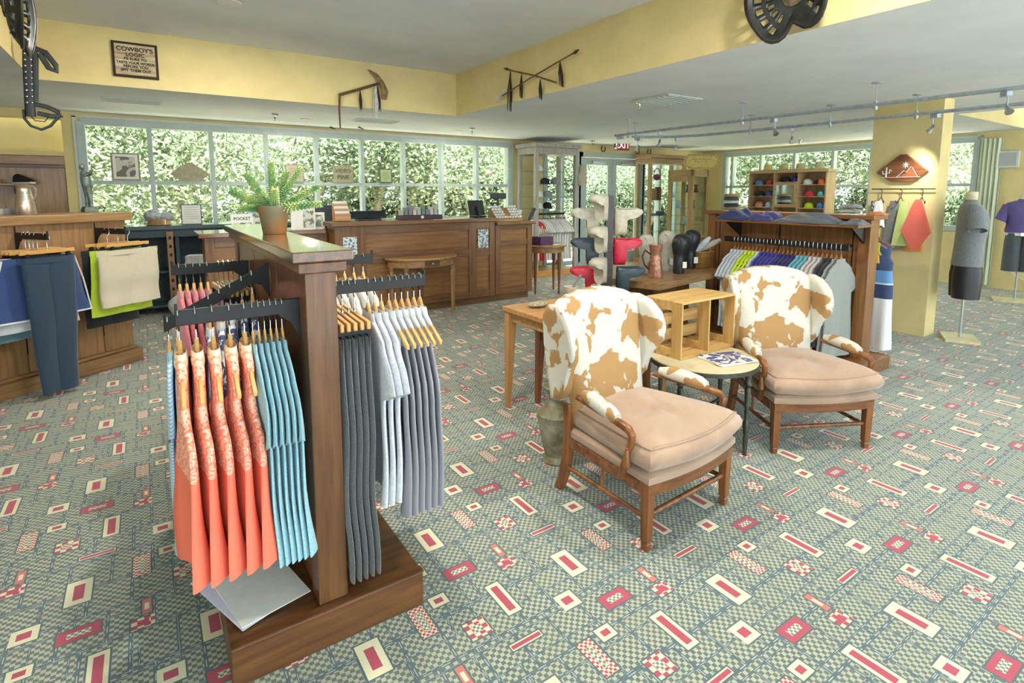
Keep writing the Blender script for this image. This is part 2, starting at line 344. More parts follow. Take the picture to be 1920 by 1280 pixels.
def tree_proto(seed, h, r, lean, nleaf, lm):
    rnd = random.Random(seed); t = thing('tree', '', 'tree')
    tops = []; tr = MB()
    top = Vector((lean, 0, h * .55)); path = [(0, 0, -.3), (lean * .25, .1, h * .18), (lean * .6, 0, h * .36), tuple(top)]
    tr.tube(path, [.17, .14, .11, .08], 10)
    for i in range(9):
        a = rnd.uniform(0, 6.28); s = Vector(path[2]).lerp(top, rnd.random()); e = s + Vector((math.cos(a) * r * rnd.uniform(.5, .95), math.sin(a) * r * rnd.uniform(.5, .95), h * rnd.uniform(.05, .38)))
        mdl = s.lerp(e, .5) + Vector((rnd.uniform(-.2, .2), rnd.uniform(-.2, .2), .25)); tr.tube([s, mdl, e], [.055, .035, .012], 6); tops += [e, mdl]
    tr.build('trunk', BARK, t, smooth=True)
    cr = MB()
    for i in range(nleaf):
        c = rnd.choice(tops); p = c + Vector((rnd.gauss(0, r * .28), rnd.gauss(0, r * .28), rnd.gauss(-.1, h * .12)))
        a = Vector((rnd.gauss(0, 1), rnd.gauss(0, 1), rnd.gauss(0, 1))).normalized(); bb = a.orthogonal().normalized() * rnd.uniform(.018, .04); a = a * rnd.uniform(.04, .085)
        cr.add([p - a, p + bb, p + a, p - bb], [(0, 1, 2, 3)])
    cr.build('crown', lm, t); return t
protos = [tree_proto(3, 5.2, 2.2, .9, 11000, LEAF[0]), tree_proto(8, 4.6, 2.4, -1.1, 11000, LEAF[1]), tree_proto(12, 4.0, 2.0, .3, 11000, LEAF[0])]
spots = [(-2.5, 13.0, 0, 20, 1), (.6, 12.2, 2, 80, 1), (3.0, 14.0, 1, 200, 1.1), (4.9, 14.4, 0, 300, .95), (6.5, 14.5, 2, 120, 1.1), (8.8, 15, 1, 30, 1.1), (11.5, 16, 0, 190, 1.2), (15, 11, 2, 60, 1), (17.0, 8.4, 1, 10, 1),
         (16.9, 5.6, 0, 150, 1), (16.5, 3.0, 2, 240, 1.05), (-5.5, 16, 1, 0, 1.2), (1.5, 18, 0, 220, 1.4), (7, 20, 1, 100, 1.5), (20, 6, 0, 50, 1.5), (19, 12, 1, 300, 1.4), (13.5, 19, 2, 20, 1.5), (14.5, 16.5, 0, 140, 1.1), (17.5, 20, 1, 260, 1.4), (19, 15.5, 2, 80, 1.3), (13.2, 12.2, 1, 100, .8)]
for i, (x, y, s_) in enumerate(((7.2, 15.5, 1.0), (8.6, 17, 1.2), (10.4, 18, 1.3), (12.2, 18.5, 1.3), (5.2, 16, 1.0), (3.2, 17, 1.1), (.8, 16, 1.0), (-1.5, 17, 1.2), (17.5, 9.5, 1.1), (17.8, 7, 1.1), (17.5, 4.6, 1.0), (18, 2, 1.2), (12.6, 13.2, 1.0), (14.4, 14.6, 1.2), (16.4, 16.2, 1.3), (18.6, 18.5, 1.4), (15.6, 12.4, 1.1), (20.5, 16, 1.4), (13.2, 16.6, 1.2))):
    if i == 0:
        rnd0 = random.Random(31); sb = MB()
        for k in range(9000):
            a, e_ = rnd0.uniform(0, 6.28), rnd0.uniform(0, 1.5); q = rnd0.uniform(.6, 1) ** .4; pnt = Vector((1.35 * q * math.cos(a) * math.cos(e_), 1.35 * q * math.sin(a) * math.cos(e_), 2.1 * q * math.sin(e_))) * (1 + .12 * math.sin(5 * a + 3 * e_))
            a_ = Vector((rnd0.gauss(0, 1), rnd0.gauss(0, 1), rnd0.gauss(0, 1))).normalized(); b_ = a_.orthogonal().normalized() * .035; a_ = a_ * .07; sb.add([pnt - a_, pnt + b_, pnt + a_, pnt - b_], [(0, 1, 2, 3)])
        shrub0 = sb.mesh('shrub', LEAF[1])
    o = link('shrub', shrub0); o.location = (x, y, -.25); o.rotation_euler = (0, 0, i * 1.7); o.scale = (s_,) * 3; tag(o, 'rounded grey-green shrub on the ground outside', 'shrub', 'shrubs outside')
used = set()
for x, y, k, rz, sc in spots:
    o = copy_tree(protos[k]) if k in used else protos[k]; used.add(k)
    o.location = (x, y, -.25); o.rotation_euler = (0, 0, R(rz)); o.scale = (sc, sc, sc)
    o['label'] = ('tall pale leafy tree with a leaning trunk outside the windows', 'broad grey-green tree with a leaning trunk outside the windows', 'short pale leafy tree with an upright trunk outside the windows')[k]
    o['group'] = ('tall trees outside', 'broad trees outside', 'short trees outside')[k]; o['category'] = 'tree'
# ------------------------------------------------------------------ garments and hangers
def hanger_meshes():
    hk = MB().tube([(0, 0, -.125), (0, 0, -.068), (0, .012, -.058), (0, .021, -.04), (0, .021, -.016), (0, .014, -.001), (0, 0, .005), (0, -.014, .0), (0, -.02, -.014)], .0024, 6)
    hk.lathe([(.006, -.128), (.006, -.116), (.003, -.112)], n=8)
    wd = MB(); rings = []
    for i in range(15):
        y = -.215 + .43 * i / 14; a = abs(y) / .215; z = -.132 - .092 * a ** 1.1 - .012 * min(1, a * 4); hh = .02 - .006 * a; t = .0065
        rings.append([(-t, y, z - hh), (t, y, z - hh), (t, y, z + .004 + .034 * max(0, 1 - a * 4)), (-t, y, z + .004 + .034 * max(0, 1 - a * 4))])
    wd.loft(rings)
    cb = MB().box(-.007, .007, -.19, .19, -.155, -.125)
    cl = MB()
    for s in (-1, 1):
        cl.box(-.012, .012, s * .14 - .012, s * .14 + .012, -.21, -.15)
    cl.tube([(0, -.18, -.18), (0, .18, -.18)], .003, 6)
    return hk.mesh('hook', CHROME, True), wd.mesh('shoulder_bar', W_HANG, False), cb.mesh('wooden_bar', W_HANG), cl.mesh('clip', BLACKM), wd.mesh('shoulder_bar', W_HANGD, False)
HK, HW, HB, HC, HWD = hanger_meshes()
def hanger(loc, rz, label, group, clips=False, dark=False, sc=1.0, tilt=0, wide=False, hx=1.0):
    t = thing('clip_hanger' if clips else 'coat_hanger', label, 'hanger', loc, rz, group); t.rotation_euler = (0, tilt, rz)
    link('hook', HK, t)
    if clips: link('wooden_bar', HB, t, bevel=.003); link('clip', HC, t)
    else: link('shoulder_bar', HWD if dark else HW, t, bevel=.004)
    t.scale = (sc * hx, sc * (1 if wide or clips else .8), sc); return t
def shirt_mesh(name, m, w=.215, L=.74, t=.016, sl=.19, seed=0, flare=1.08, amp=.012, sleeves=True, tank=False):
    rnd = random.Random(seed); b = MB(); n = 44; ph = [rnd.uniform(0, 6.28) for _ in range(4)]; f1, f2 = rnd.uniform(2.2, 3.2), rnd.uniform(4.5, 6)
    prof = [(-.078, .05, 1.3), (-.092, .075, 1.5), (-.118, .135, 1.5), (-.150, .19, 1.5), (-.19, .205, 1.5), (-.27, .208, 1.5)]
    if tank: prof = [(-.078, .05, 1.3), (-.092, .072, 1.5), (-.112, .11, 1.5), (-.126, .128, 1.5), (-.17, .118, 1.5), (-.22, .118, 1.5), (-.27, .145, 1.5)]; sleeves = False
    for i in range(1, 10):
        q = i / 9; prof.append((-.27 - (L - .19) * q, (w if not tank or i > 1 else w * .93) * (1 - .03 * math.sin(3.14 * q) + (flare - 1) * q), 1.5 + .4 * q))
    def wv(y, z):
        d = max(0, (-z - .16) / .75); y = y / .22
        return amp * d * (math.sin(f1 * y * 1.6 + ph[0]) + .7 * math.sin(f2 * y + ph[1])) + amp * .5 * d * math.sin(9 * d + ph[2]) + amp * .35 * d * math.sin(11 * y + ph[2])
    rings = []
    for z, hw, tt in prof:
        d = max(0, (-z - .16) / L); rg = []
        for k in range(n):
            a = 2 * math.pi * k / n; cy = math.cos(a); sx = math.sin(a)
            y = hw * math.copysign(abs(cy) ** .75, cy); x = t * tt * math.copysign(abs(sx) ** .6, sx)
            rg.append((x + wv(y, z), y, z - .008 * d * math.sin(f1 * y / w + ph[3])))
        rings.append(rg)
    b.loft(rings, True, False)
    if sleeves:
        for s in (-1, 1):
            rg = []
            for i in range(6):
                q = i / 5; c = Vector((0, s * (.150 + .075 * q + .02 * q * q), -.155 - sl * q)); ax = Vector((0, s * .9, .45)).normalized(); bb = Vector((1, 0, 0))
                ra = .022 + .055 * min(1, q * 1.6); rb = t * (1.5 + .3 * q); pts = [c + ax * ra * math.cos(2 * math.pi * k / 14) + bb * rb * math.sin(2 * math.pi * k / 14) for k in range(14)]
                rg.append([p_ + bb * wv(p_.y, p_.z) for p_ in pts])
            b.loft(rg, True, False)
    return b.mesh(name, m, True, 75)
def collar_mesh(m, t=.012):
    c = MB(); rg = []
    for r_, z in ((.056, -.062), (.062, -.07), (.07, -.095), (.068, -.108), (.058, -.098), (.05, -.075)):
        rg.append([(t * 1.8 * r_ / .07 * math.sin(2 * math.pi * k / 18), r_ * math.cos(2 * math.pi * k / 18) * 1.15, z) for k in range(18)])
    return c.loft(rg, False, False).mesh('collar', m, True, 70)
GM = {}
def garment(name, key, m, loc, rz, label, cat, group, collar=None, sx=1.0, sc=1.0, tilt=0, **kw):
    if key not in GM: GM[key] = (shirt_mesh(key, m, **kw), collar_mesh(collar, kw.get('t', .016)) if collar else None)
    o = link(name, GM[key][0]); o.location = (loc[0], loc[1], loc[2] - .066); o.rotation_euler = (0, tilt, rz); o.scale = (sx * sc, sc, sc); tag(o, label, cat, group)
    if collar: link('collar', GM[key][1], o)
    return o
def trousers_mesh(name, m, L=.95, wt=.19, wh=.20, gap=.0, t=.02, rise=.28, seed=1, amp=.008, top=-.155, flat=False):
    """two legs that meet above the crotch; hangs from the waist at z=top"""
    rnd = random.Random(seed); b = MB(); ph = rnd.uniform(0, 6)
    for s in (-1, 1):
        rg = []
        for i in range(13):
            q = i / 12; z = top - L * q; wl = (wt + (wh - wt) * q) / 2; inner = 0 if -z + top < rise else gap * (q - rise / L); c = s * (wl * .9 + inner); hw = wl * 1.1
            d = q
            rg.append([(t * (1 + .3 * d) * math.copysign(abs(math.sin(2 * math.pi * k / 16)) ** .7, math.sin(2 * math.pi * k / 16)) + amp * d * (math.sin(5 * d + ph) + .8 * math.sin(13 * d + 2 * ph)) + amp * d * math.sin(5 * d + ph + 6 * (c + hw * math.cos(2 * math.pi * k / 16)) / wt) + (.003 * s if i else 0),
                        c + hw * math.copysign(abs(math.cos(2 * math.pi * k / 16)) ** .8, math.cos(2 * math.pi * k / 16)), z) for k in range(16)])
        b.loft(rg, True, False)
    return b.mesh(name, m, True, 75)
def waist_mesh(m, w, t, top, h=.04):
    return MB().loft([[(t * math.sin(2 * math.pi * k / 20), w * math.cos(2 * math.pi * k / 20), z) for k in range(20)] for z in (top - h, top + .004)], False, False).mesh('waistband', m, True)
def trousers(name, key, m, wm, loc, rz, label, cat, group=None, sx=1, wt=.19, t=.02, top=-.155, wband=.04, **kw):
    if key not in GM: GM[key] = (trousers_mesh(key, m, wt=wt, t=t, top=top, **kw), waist_mesh(wm, wt * 1.03, t * 1.25, top, wband))
    o = link(name, GM[key][0]); o.location = (loc[0], loc[1], loc[2] - .03); o.rotation_euler = (0, 0, rz); o.scale = (sx, 1, 1); tag(o, label, cat, group)
    link('waistband', GM[key][1], o); return o
def arm_part(parent, p0, p1, h=.05, t=.014, m=None, root=True):
    """flat bar from p0 (at the panel) to p1 (tip); p.z is the top edge"""
    p0, p1 = Vector(p0), Vector(p1); d = (p1 - p0); n = Vector((-d.y, d.x, 0)).normalized() * t / 2; dn = Vector((0, 0, -h)); b = MB()
    b.loft([[p - n, p + n, p + n + dn, p - n + dn] for p in (p0, p1)])
    u = d.normalized(); e = p1 + u * .006 + Vector((0, 0, .02)); b.loft([[q - n, q + n, q + n + Vector((0, 0, -h - .02)), q - n + Vector((0, 0, -h - .02))] for q in (e, e - u * .008)])
    if root:
        br = [(0, 0), (.085, 0), (.07, -.05), (.035, -.075), (.0, -.15)]
        b.loft([[p0 + u * x + Vector((0, 0, z - .005)) + n * s * .98 for x, z in br] for s in (-1, 1)])
    return b.build('hang_arm', m or BLACKM, parent, bevel=.002)
NAVY, PINK, CORAL = (38, 48, 92), (244, 150, 160), (240, 110, 88)
C_BLUE = cloth('light_blue_pique', (160, 212, 226)); C_BLUEC = cloth('light_blue_collar', (170, 216, 228))
C_CORAL = threshold_mat('coral_print_yoke', (252, 206, 180), (243, 122, 96), 48, .5, cut=-.40, distortion=2.2, soft=.09); C_CORALC = threshold_mat('coral_collar', (255, 236, 205), (248, 170, 130), 40, .55)
C_STRIPE = wave_mat('blue_stripe_knit', (150, 190, 224), (206, 226, 238), 26, 'Z'); C_PINK = cloth('pink_pique', (246, 138, 150)); C_PINKC = cloth('pink_collar', (250, 170, 178))
C_NAVYP = threshold_mat('navy_white_print', (62, 74, 116), (222, 226, 236), 22, .5, distortion=1.5); C_WHITE = cloth('white_pique', (236, 238, 240), .06); C_OFFW = cloth('off_white_pique', (226, 222, 210), .08)
C_GREY = cloth('grey_pique', (158, 160, 168)); C_GREYW = mat('white_grey_dip_pique', (226, 230, 236), rough=.9, var=.1, scale=90)
C_GTOP = bands_mat('white_shoulder_grey_body', [(-.2, (150, 150, 158)), (.2, (206, 208, 210))])
C_TROU = cloth('grey_trouser_wool', (116, 120, 122), .2, 160); C_BLACK = cloth('black_cloth', (32, 34, 38)); C_NAVYC = cloth('navy_twill', (40, 62, 84)); C_ROYAL = cloth('royal_blue_cloth', (52, 78, 132))
C_BEIGE = cloth('beige_twill', (208, 198, 172), .08); C_LIME = cloth('lime_cloth', (200, 224, 60)); C_TEAL = cloth('teal_cloth', (120, 160, 170)); C_PURP = cloth('purple_cloth', (92, 62, 160)); C_HOT = cloth('hot_pink_cloth', (226, 70, 112))

# ------------------------------------------------------------------ centre display fixture
fx = thing('display_fixture', 'double-sided walnut clothing fixture with a potted succulent on its ledge', 'display rack', (.47, 1.815, 0))
def L(x, y, z): return (x - .47, y - 1.815, z)
MB().box(-.335, .335, 0, 1.75, 0, .14).build('base', W_DARK, fx, bevel=.006)
MB().box(-.335, .335, -.004, .03, .14, .146).build('base_edging', W_DARK, fx)
MB().box(-.05, .052, .03, .13, .146, 1.335).build('post', W_DARKZ, fx, bevel=.004)
MB().box(-.05, .052, 1.62, 1.72, .146, 1.335).build('post', W_DARKZ, fx, bevel=.004)
for y0, y1 in ((.135, .55), (.556, 1.09), (1.096, 1.615)):
    MB().box(-.042, .044, y0, y1, .146, 1.335).build('panel', W_DARKZ, fx, bevel=.003)
MB().box(-.075, .08, 0.0, 1.74, 1.336, 1.372).build('cornice', W_DARKY, fx, bevel=.004)
MB().box(-.095, .1, -.015, 1.76, 1.374, 1.41).build('top_board', W_TOPY, fx, bevel=.004)
for p0, p1 in ((L(.425, 1.96, 1.235), L(.06, 1.96, 1.235)), (L(.425, 2.515, 1.30), L(.035, 2.515, 1.10)), (L(.425, 3.08, 1.25), L(.09, 3.08, 1.25)),
               (L(.515, 2.07, 1.262), L(.945, 2.07, 1.262)), (L(.515, 2.85, 1.27), L(1.0, 2.85, 1.27))):
    arm_part(fx, p0, p1)
# garments, near left arm
ZA = 1.2355
def ax_(u): return .06 + (u - 330) * .00148
rr = random.Random(4)
for i in range(6):
    p = (.364 - i * .0185, 1.96, ZA); a = R(-2)
    hanger(p, a, 'wooden hanger holding a light blue polo shirt', 'hangers of the light blue polo shirts', hx=.6)
    garment('polo_shirt', 'blue', C_BLUE, (p[0], p[1], p[2]), a, ('light blue polo shirt hanging closest to the wooden post' if i == 0 else 'light blue polo shirt hanging right against the coral shirts' if i == 5 else 'light blue polo shirt in the middle of its row of six'), 'shirt', 'light blue polo shirts', C_BLUEC, t=.0047, w=.232, seed=2, amp=.024, L=.66)
for i, x in enumerate((.247, .203, .155, .108, .062)):
    p = (x, 1.96, ZA); a = R(-2)
    hanger(p, a, 'wooden hanger holding a coral shirt with printed shoulders', 'hangers of the coral shirts', wide=True)
    garment('sleeveless_shirt', 'coral', C_CORAL, (p[0], p[1], p[2]), a, ('coral shirt with pale printed shoulders right beside the light blue polos', 'coral shirt with printed shoulders second from the light blue polos', 'coral shirt with printed shoulders innermost of the three at the rail tip', 'coral shirt with printed shoulders in the middle of the three at the rail tip', 'coral shirt with printed shoulders outermost at the rail tip')[i], 'shirt', 'coral printed shirts', C_CORALC, t=.0112, seed=2, amp=.024, L=.63, tank=True, w=.225, flare=1.2)
def wfz(x): return 1.10 + (x - .035) / .39 * .20
for i, x in enumerate((.044, .074)):
    p = (x, 2.515, wfz(x) + .001)
    hanger(p, R(-4), 'wooden hanger holding a pale blue striped shirt', 'hangers of the striped shirts')
    garment('striped_shirt', 'stripe', C_STRIPE, (p[0], p[1], p[2]), R(-4), 'pale blue finely striped shirt at the low end of the sloping arm', 'shirt', 'pale blue striped shirts', C_BLUEC, t=.0075, seed=41, amp=.012, L=.74)
for i, x in enumerate((.19, .23, .27, .315, .355)):
    p = (x, 2.515, wfz(x) + .001)
    hanger(p, R(-4), 'wooden hanger holding a navy and white printed shirt', 'hangers of the printed shirts')
    garment('printed_shirt', 'navyp', C_NAVYP, (p[0], p[1], p[2]), R(-4), 'navy and white printed shirt on the sloping middle arm', 'shirt', 'navy and white printed shirts', C_WHITE, t=.0098, seed=41, L=.7)
for i in range(5):
    x = .115 + i * .03; p = (x, 3.08, 1.251)
    hanger(p, R(2), 'wooden hanger holding a bright pink shirt', 'hangers of the pink shirts')
    garment('polo_shirt', 'pink', C_PINK, (p[0], p[1], p[2]), R(2), 'bright pink polo shirt at the tip of the farthest straight arm', 'shirt', 'pink polo shirts', C_PINKC, t=.0076, seed=51, L=.74)
for i in range(6):
    x = .286 + i * .022; p = (x, 3.08, 1.251)
    hanger(p, R(4), 'clip hanger holding white trousers beside the pink shirts', 'clip hangers of the white trousers', clips=True, hx=.85)
    trousers('folded_trousers', 'whitetr', C_WHITE, C_GREY, (p[0], p[1], p[2]), R(4), 'white trousers hanging on a clip hanger beside the pink shirts', 'trousers', 'white trousers on the farthest arm', sx=.38, wt=.16, wh=.13, L=.8, amp=.01)
# near right arm
for i, x in enumerate((.556, .580, .604, .628, .652)):
    p = (x, 2.07, 1.263); a = R(-3)
    hanger(p, a, 'wooden clip hanger holding grey trousers', 'clip hangers of the grey trousers', clips=True)
    trousers('grey_trousers', 'greytr', C_TROU, C_BLACK, (p[0], p[1], p[2]), a, ('charcoal grey trousers with a black waistband closest to the post' if i == 0 else 'charcoal grey trousers with a black waistband right against the white polos' if i == 4 else 'charcoal grey trousers with a black waistband in the middle of the five'), 'trousers', 'grey trousers by the post', sx=.55, wt=.19, wh=.27, L=.87, t=.016, seed=3, amp=.016, wband=.1, rise=.9)
for i, x in enumerate((.705, .733, .761)):
    p = (x, 2.07, 1.263)
    a = R(-3); hanger(p, a, 'wooden hanger holding a white polo shirt', 'hangers of the white polo shirts')
    garment('polo_shirt', 'whitep', C_GREYW, (p[0], p[1], p[2]), a, ('white polo shirt right beside the grey trousers', 'white polo shirt between two other white polos', 'white polo shirt right beside the grey shirts')[i], 'shirt', 'white polo shirts', C_WHITE, t=.0071, w=.225, seed=64, L=.68, amp=.022)
for i, x in enumerate((.792, .819, .846, .873, .900, .927)):
    p = (x, 2.07, 1.263)
    a = R(-3); hanger(p, a, 'wooden hanger holding a grey shirt with white shoulders', 'hangers of the grey shirts', wide=True)
    garment('sleeveless_shirt', 'greyp', C_GTOP, (p[0], p[1], p[2]), a, ('grey shirt with white shoulders right beside the white polos' if i == 0 else 'grey shirt with white shoulders outermost at the arm tip' if i == 5 else 'grey shirt with white shoulders in the middle of its row'), 'shirt', 'grey shirts with white shoulders', C_WHITE, t=.0068, seed=64, L=.74, tank=True, w=.225, flare=1.16, amp=.022)
for i in range(8):
    x = .6 + i * .05; p = (x, 2.85, 1.271)
    hanger(p, R(2), 'wooden hanger holding an off-white shirt', 'hangers of the off-white shirts')
    garment('polo_shirt', 'offw', C_OFFW, (p[0], p[1], p[2]), R(2), 'off-white shirt on the right arm farther along the fixture', 'shirt', 'off-white shirts', C_WHITE, t=.0125, seed=71, L=.7)
# paper envelopes on the base
for k, (dx, dz, rz, m, lab) in enumerate(((0, 0, 12, PAPER, 'cream paper bag lying flat on the fixture base, on top'), (-.03, -.004, 20, mat('lilac_paper', (226, 224, 244), rough=.8, var=.03), 'lilac white paper sheet under the cream bag on the base'))):
    e = MB().box(-.12, .12, -.19, .19, 0, .003).build('paper_bag', m, bevel=.001); e.location = (.255 + dx, 2.09, .1475 + dz + .005); e.rotation_euler = (0, 0, R(rz)); tag(e, lab, 'paper')

# potted succulent
pt = thing('potted_succulent', 'leafy green succulent in a rusty copper pot on the fixture ledge', 'plant', (.487, 2.68, 1.411))
POTM = mat('rusty_copper', (176, 116, 62), rough=.55, metal=.3, c2=(120, 128, 104), scale=7, bump=.2, detail=6)
MB().lathe([(.038, 0), (.05, .0), (.062, .085), (.068, .1), (.07, .128), (.064, .13), (.06, .11), (.03, .108)], n=28).build('pot', POTM, pt, smooth=True)
LEAFG = threshold_mat('succulent_leaf', (214, 222, 140), (104, 156, 104), 14, .45, rough=.45, soft=.2)
rnd = random.Random(7)
for az, el, ln in ((178, 30, .2), (160, 52, .225), (115, 76, .235), (60, 70, .2), (25, 62, .235), (8, 34, .22), (-12, 12, .22), (-60, 55, .14), (-120, 60, .13), (100, 50, .18), (200, 12, .12)):
    fr = MB(); d0 = Vector((math.cos(R(az)) * math.cos(R(el)), math.sin(R(az)) * math.cos(R(el)), math.sin(R(el))))
    dirx = RT * d0.x + Vector((-RT.y, RT.x, 0)) * d0.y; d = Vector((dirx.x, dirx.y, d0.z)).normalized()
    base = Vector((d.x * .02, d.y * .02, .108)); sag = Vector((0, 0, -.02)); pts = [base + d * ln * q + sag * q * q for q in [i / 16 for i in range(17)]]
    fr.tube(pts, [.006] * 16 + [.003], 6)
    s1 = d.orthogonal().normalized(); s2 = d.cross(s1)
    for i in range(24):
        q = i / 23; c = base + d * ln * q + sag * q * q; r_ = .027 * (1 - .4 * q)
        for k in range(6):
            a = k * math.pi / 3 + (i % 2) * .52; o_ = s1 * math.cos(a) + s2 * math.sin(a); tip = c + o_ * r_ + d * .004; side = d.cross(o_) * .005
            fr.add([c + side, c - side, tip - side * .6 + d * .004, tip + side * .6 + d * .004, c + o_ * r_ * .5 + d * .012], [(0, 1, 2, 3), (0, 4, 3), (1, 2, 4), (4, 2, 3)])
    fr.build('frond', LEAFG, pt)
# ------------------------------------------------------------------ wing chairs
HIDE = threshold_mat('cowhide', (202, 199, 186), (166, 128, 80), 7.6, .535, rough=.75, soft=.012, distortion=.3)
def sstep(a, b, x): q = min(1, max(0, (x - a) / (b - a))); return q * q * (3 - 2 * q)
def wing_chair(label, loc, rz, seat_m, wood_m, hide_off):
    t = thing('wing_chair', label, 'chair', loc, rz); rail_m = W_CHX
    for s in (-1, 1):
        MB().loft([[(s * .305 + a * w, -.29 + b * w, z) for a, b in ((-1, -1), (1, -1), (1, 1), (-1, 1))] for z, w in ((0, .015), (.035, .018), (.04, .014), (.05, .019), (.2, .022), (.335, .025))]).build('leg', wood_m, t, bevel=.003)
        pth = [(s * .265, .335, 0), (s * .265, .30, .09), (s * .268, .268, .22), (s * .27, .255, .36), (s * .272, .265, .5)]
        MB().loft([[(p[0] + a * .021, p[1] + b * .024, p[2]) for a, b in ((-1, -1), (1, -1), (1, 1), (-1, 1))] for p in pth]).build('leg', wood_m, t, bevel=.004)
        MB().tube([(s * .3, -.28, .15), (s * .27, .29, .15)], .012, 10).build('stretcher', wood_m, t, smooth=True)
        MB().tube([(s * .285, .0, .15), (s * .285, .0, .28)], .008, 8).build('spindle', wood_m, t, smooth=True)
        MB().loft([[(s * (.32 - .045 * (y + .27) / .525) + a * .013, y, z) for y, z in ((-.27, .272), (.255, .272), (.255, .325), (-.27, .325))] for a in (-1, 1)]).build('seat_rail', rail_m, t, bevel=.004)
    MB().tube([(-.3, -.285, .16), (.3, -.285, .16)], .013, 10).build('stretcher', wood_m, t, smooth=True)
    def bow(x): return -.315 - .035 * (1 - (x / .32) ** 2)
    rg = []
    for i in range(13):
        x = -.325 + .65 * i / 12; y = bow(x); rg.append([(x, y, .27), (x, y + .03, .27), (x, y + .03, .328), (x, y, .328)])
    MB().loft(rg).build('seat_rail', rail_m, t, bevel=.004)
    def outline(grow, back=.24, notch=0):
        o = []
        for i in range(15): x = -.33 + .66 * i / 14; o.append((x * (1 + grow / .33), bow(x) - grow))
        for i in range(1, 7): q = i / 6; o.append((.33 + grow - (.055 + notch * sstep(.15, .4, q)) * q, -.315 + (back + .315) * q))
        for i in range(1, 6): o.append((.275 + grow - .55 * i / 6 * (1 + grow), back + .01))
        for i in range(6): q = 1 - i / 6; o.append((-(.33 + grow - (.055 + notch * sstep(.15, .4, q)) * q), -.315 + (back + .315) * q))
        return o
    MB().loft([[(x, y, z) for x, y in outline(g)] for z, g in ((.326, .002), (.333, .008), (.362, .008), (.376, -.01))]).build('seat_deck', seat_m, t, smooth=True, angle=50)
    rr2 = random.Random(int(hide_off * 10))
    rings = []
    for z, g in ((.374, -.05), (.378, -.015), (.392, .012), (.42, .028), (.45, .03), (.475, .018), (.492, -.004)):
        rings.append([(x, y, z + .006 * math.sin(8 * x + 5 * y)) for x, y in outline(g, .23, .035)])
    base = rings[-1]; cxx = sum(p[0] for p in base) / len(base); cyy = sum(p[1] for p in base) / len(base)
    for q, up in ((.93, .014), (.8, .026), (.6, .036), (.35, .042), (.12, .044)):
        rings.append([(cxx + (p[0] - cxx) * q, cyy + (p[1] - cyy) * q, p[2] + up + .004 * math.sin(9 * p[0] + 7 * p[1])) for p in base])
    cu = MB().loft(rings).build('seat_cushion', seat_m, t, smooth=True, angle=70)
    edge = [(x, y, .488 + .006 * math.sin(8 * x + 5 * y)) for x, y in outline(.006, .23, .035)]
    MB().tube(edge + edge[:1], .0045, 6).build('piping', seat_m, cu, smooth=True)
    # back: padded panel with arched top, leaning, then two wings and arm pads
    def lean(z): return .215 + .15 * (z - .42)
    prof = []
    for i in range(9): prof.append((-.265 - .03 * i / 8, .40 + .56 * i / 8))
    top = [(.295 * math.cos(math.pi - math.pi * i / 12), .96 + .115 * math.sin(math.pi * i / 12) ** .8) for i in range(1, 12)]
    prof = prof + top + [(-x, z) for x, z in prof[::-1]]
    rings = []
    for off, g, y in ((0, -.02, .095), (0, 0, .08), (0, 0, .02), (0, -.012, -.01), (0, -.05, -.035), (0, -.12, -.045)):
        rings.append([(x * (1 + g / .28), lean(z) + y, .70 + (z - .70) * (1 + g / .33)) for x, z in prof])
    MB().loft(rings).build('backrest', HIDE, t, smooth=True, angle=60)
    for s in (-1, 1):
        wp = [(.10, .50), (.02, .52), (-.03, .57), (-.055, .64), (-.09, .70), (-.145, .76), (-.165, .84), (-.15, .92), (-.10, .985), (-.03, 1.015), (.06, 1.01), (.10, .96), (.115, .8), (.11, .65)]
        rings = []
        for xo, g in ((-.026, .82), (-.03, .93), (-.02, 1.0), (.02, 1.0), (.03, .93), (.026, .82)):
            rings.append([(s * (.292 + xo + .32 * max(0, -y * g) ** 1.0), lean(z) + .03 + y * g + .0, .77 + (z - .77) * g) for y, z in wp])
        MB().loft(rings).build('wing', HIDE, t, smooth=True, angle=60)
        MB().tube([(s * .30, .13, .60), (s * .315, .06, .602), (s * .33, -.02, .598), (s * .343, -.10, .585), (s * .347, -.14, .578)], [.02, .036, .038, .036, .024], 12).build('arm_pad', HIDE, t, smooth=True)
        MB().tube([(s * .30, .17, .57), (s * .33, -.02, .565), (s * .35, -.16, .562), (s * .356, -.215, .555), (s * .356, -.235, .535), (s * .352, -.228, .49), (s * .342, -.20, .42), (s * .334, -.17, .34), (s * .33, -.16, .30)], [.014, .016, .019, .02, .019, .016, .017, .019, .02], 10).build('arm_rail', wood_m, t, smooth=True)
        MB().lathe([(.006, .09), (.012, .085), (.008, .078), (.012, .07), (.02, .0)], (s * .362, -.215, .385), 10).build('tassel', wood_m, t, smooth=True)
    return t
SEAT1 = mat('tan_suede', (176, 146, 122), rough=.95, c2=(160, 131, 108), scale=5, sheen=.4)
wing_chair('cowhide wing armchair with a tan seat cushion beside the stone vase', (2.06, 1.86, 0), R(3), SEAT1, W_CHAIR, 1.3)
wing_chair('cowhide wing armchair with a tan seat cushion right before the shirt rack', (3.53, 1.87, 0), R(-27.5), SEAT1, W_CHAIR, 2.7)

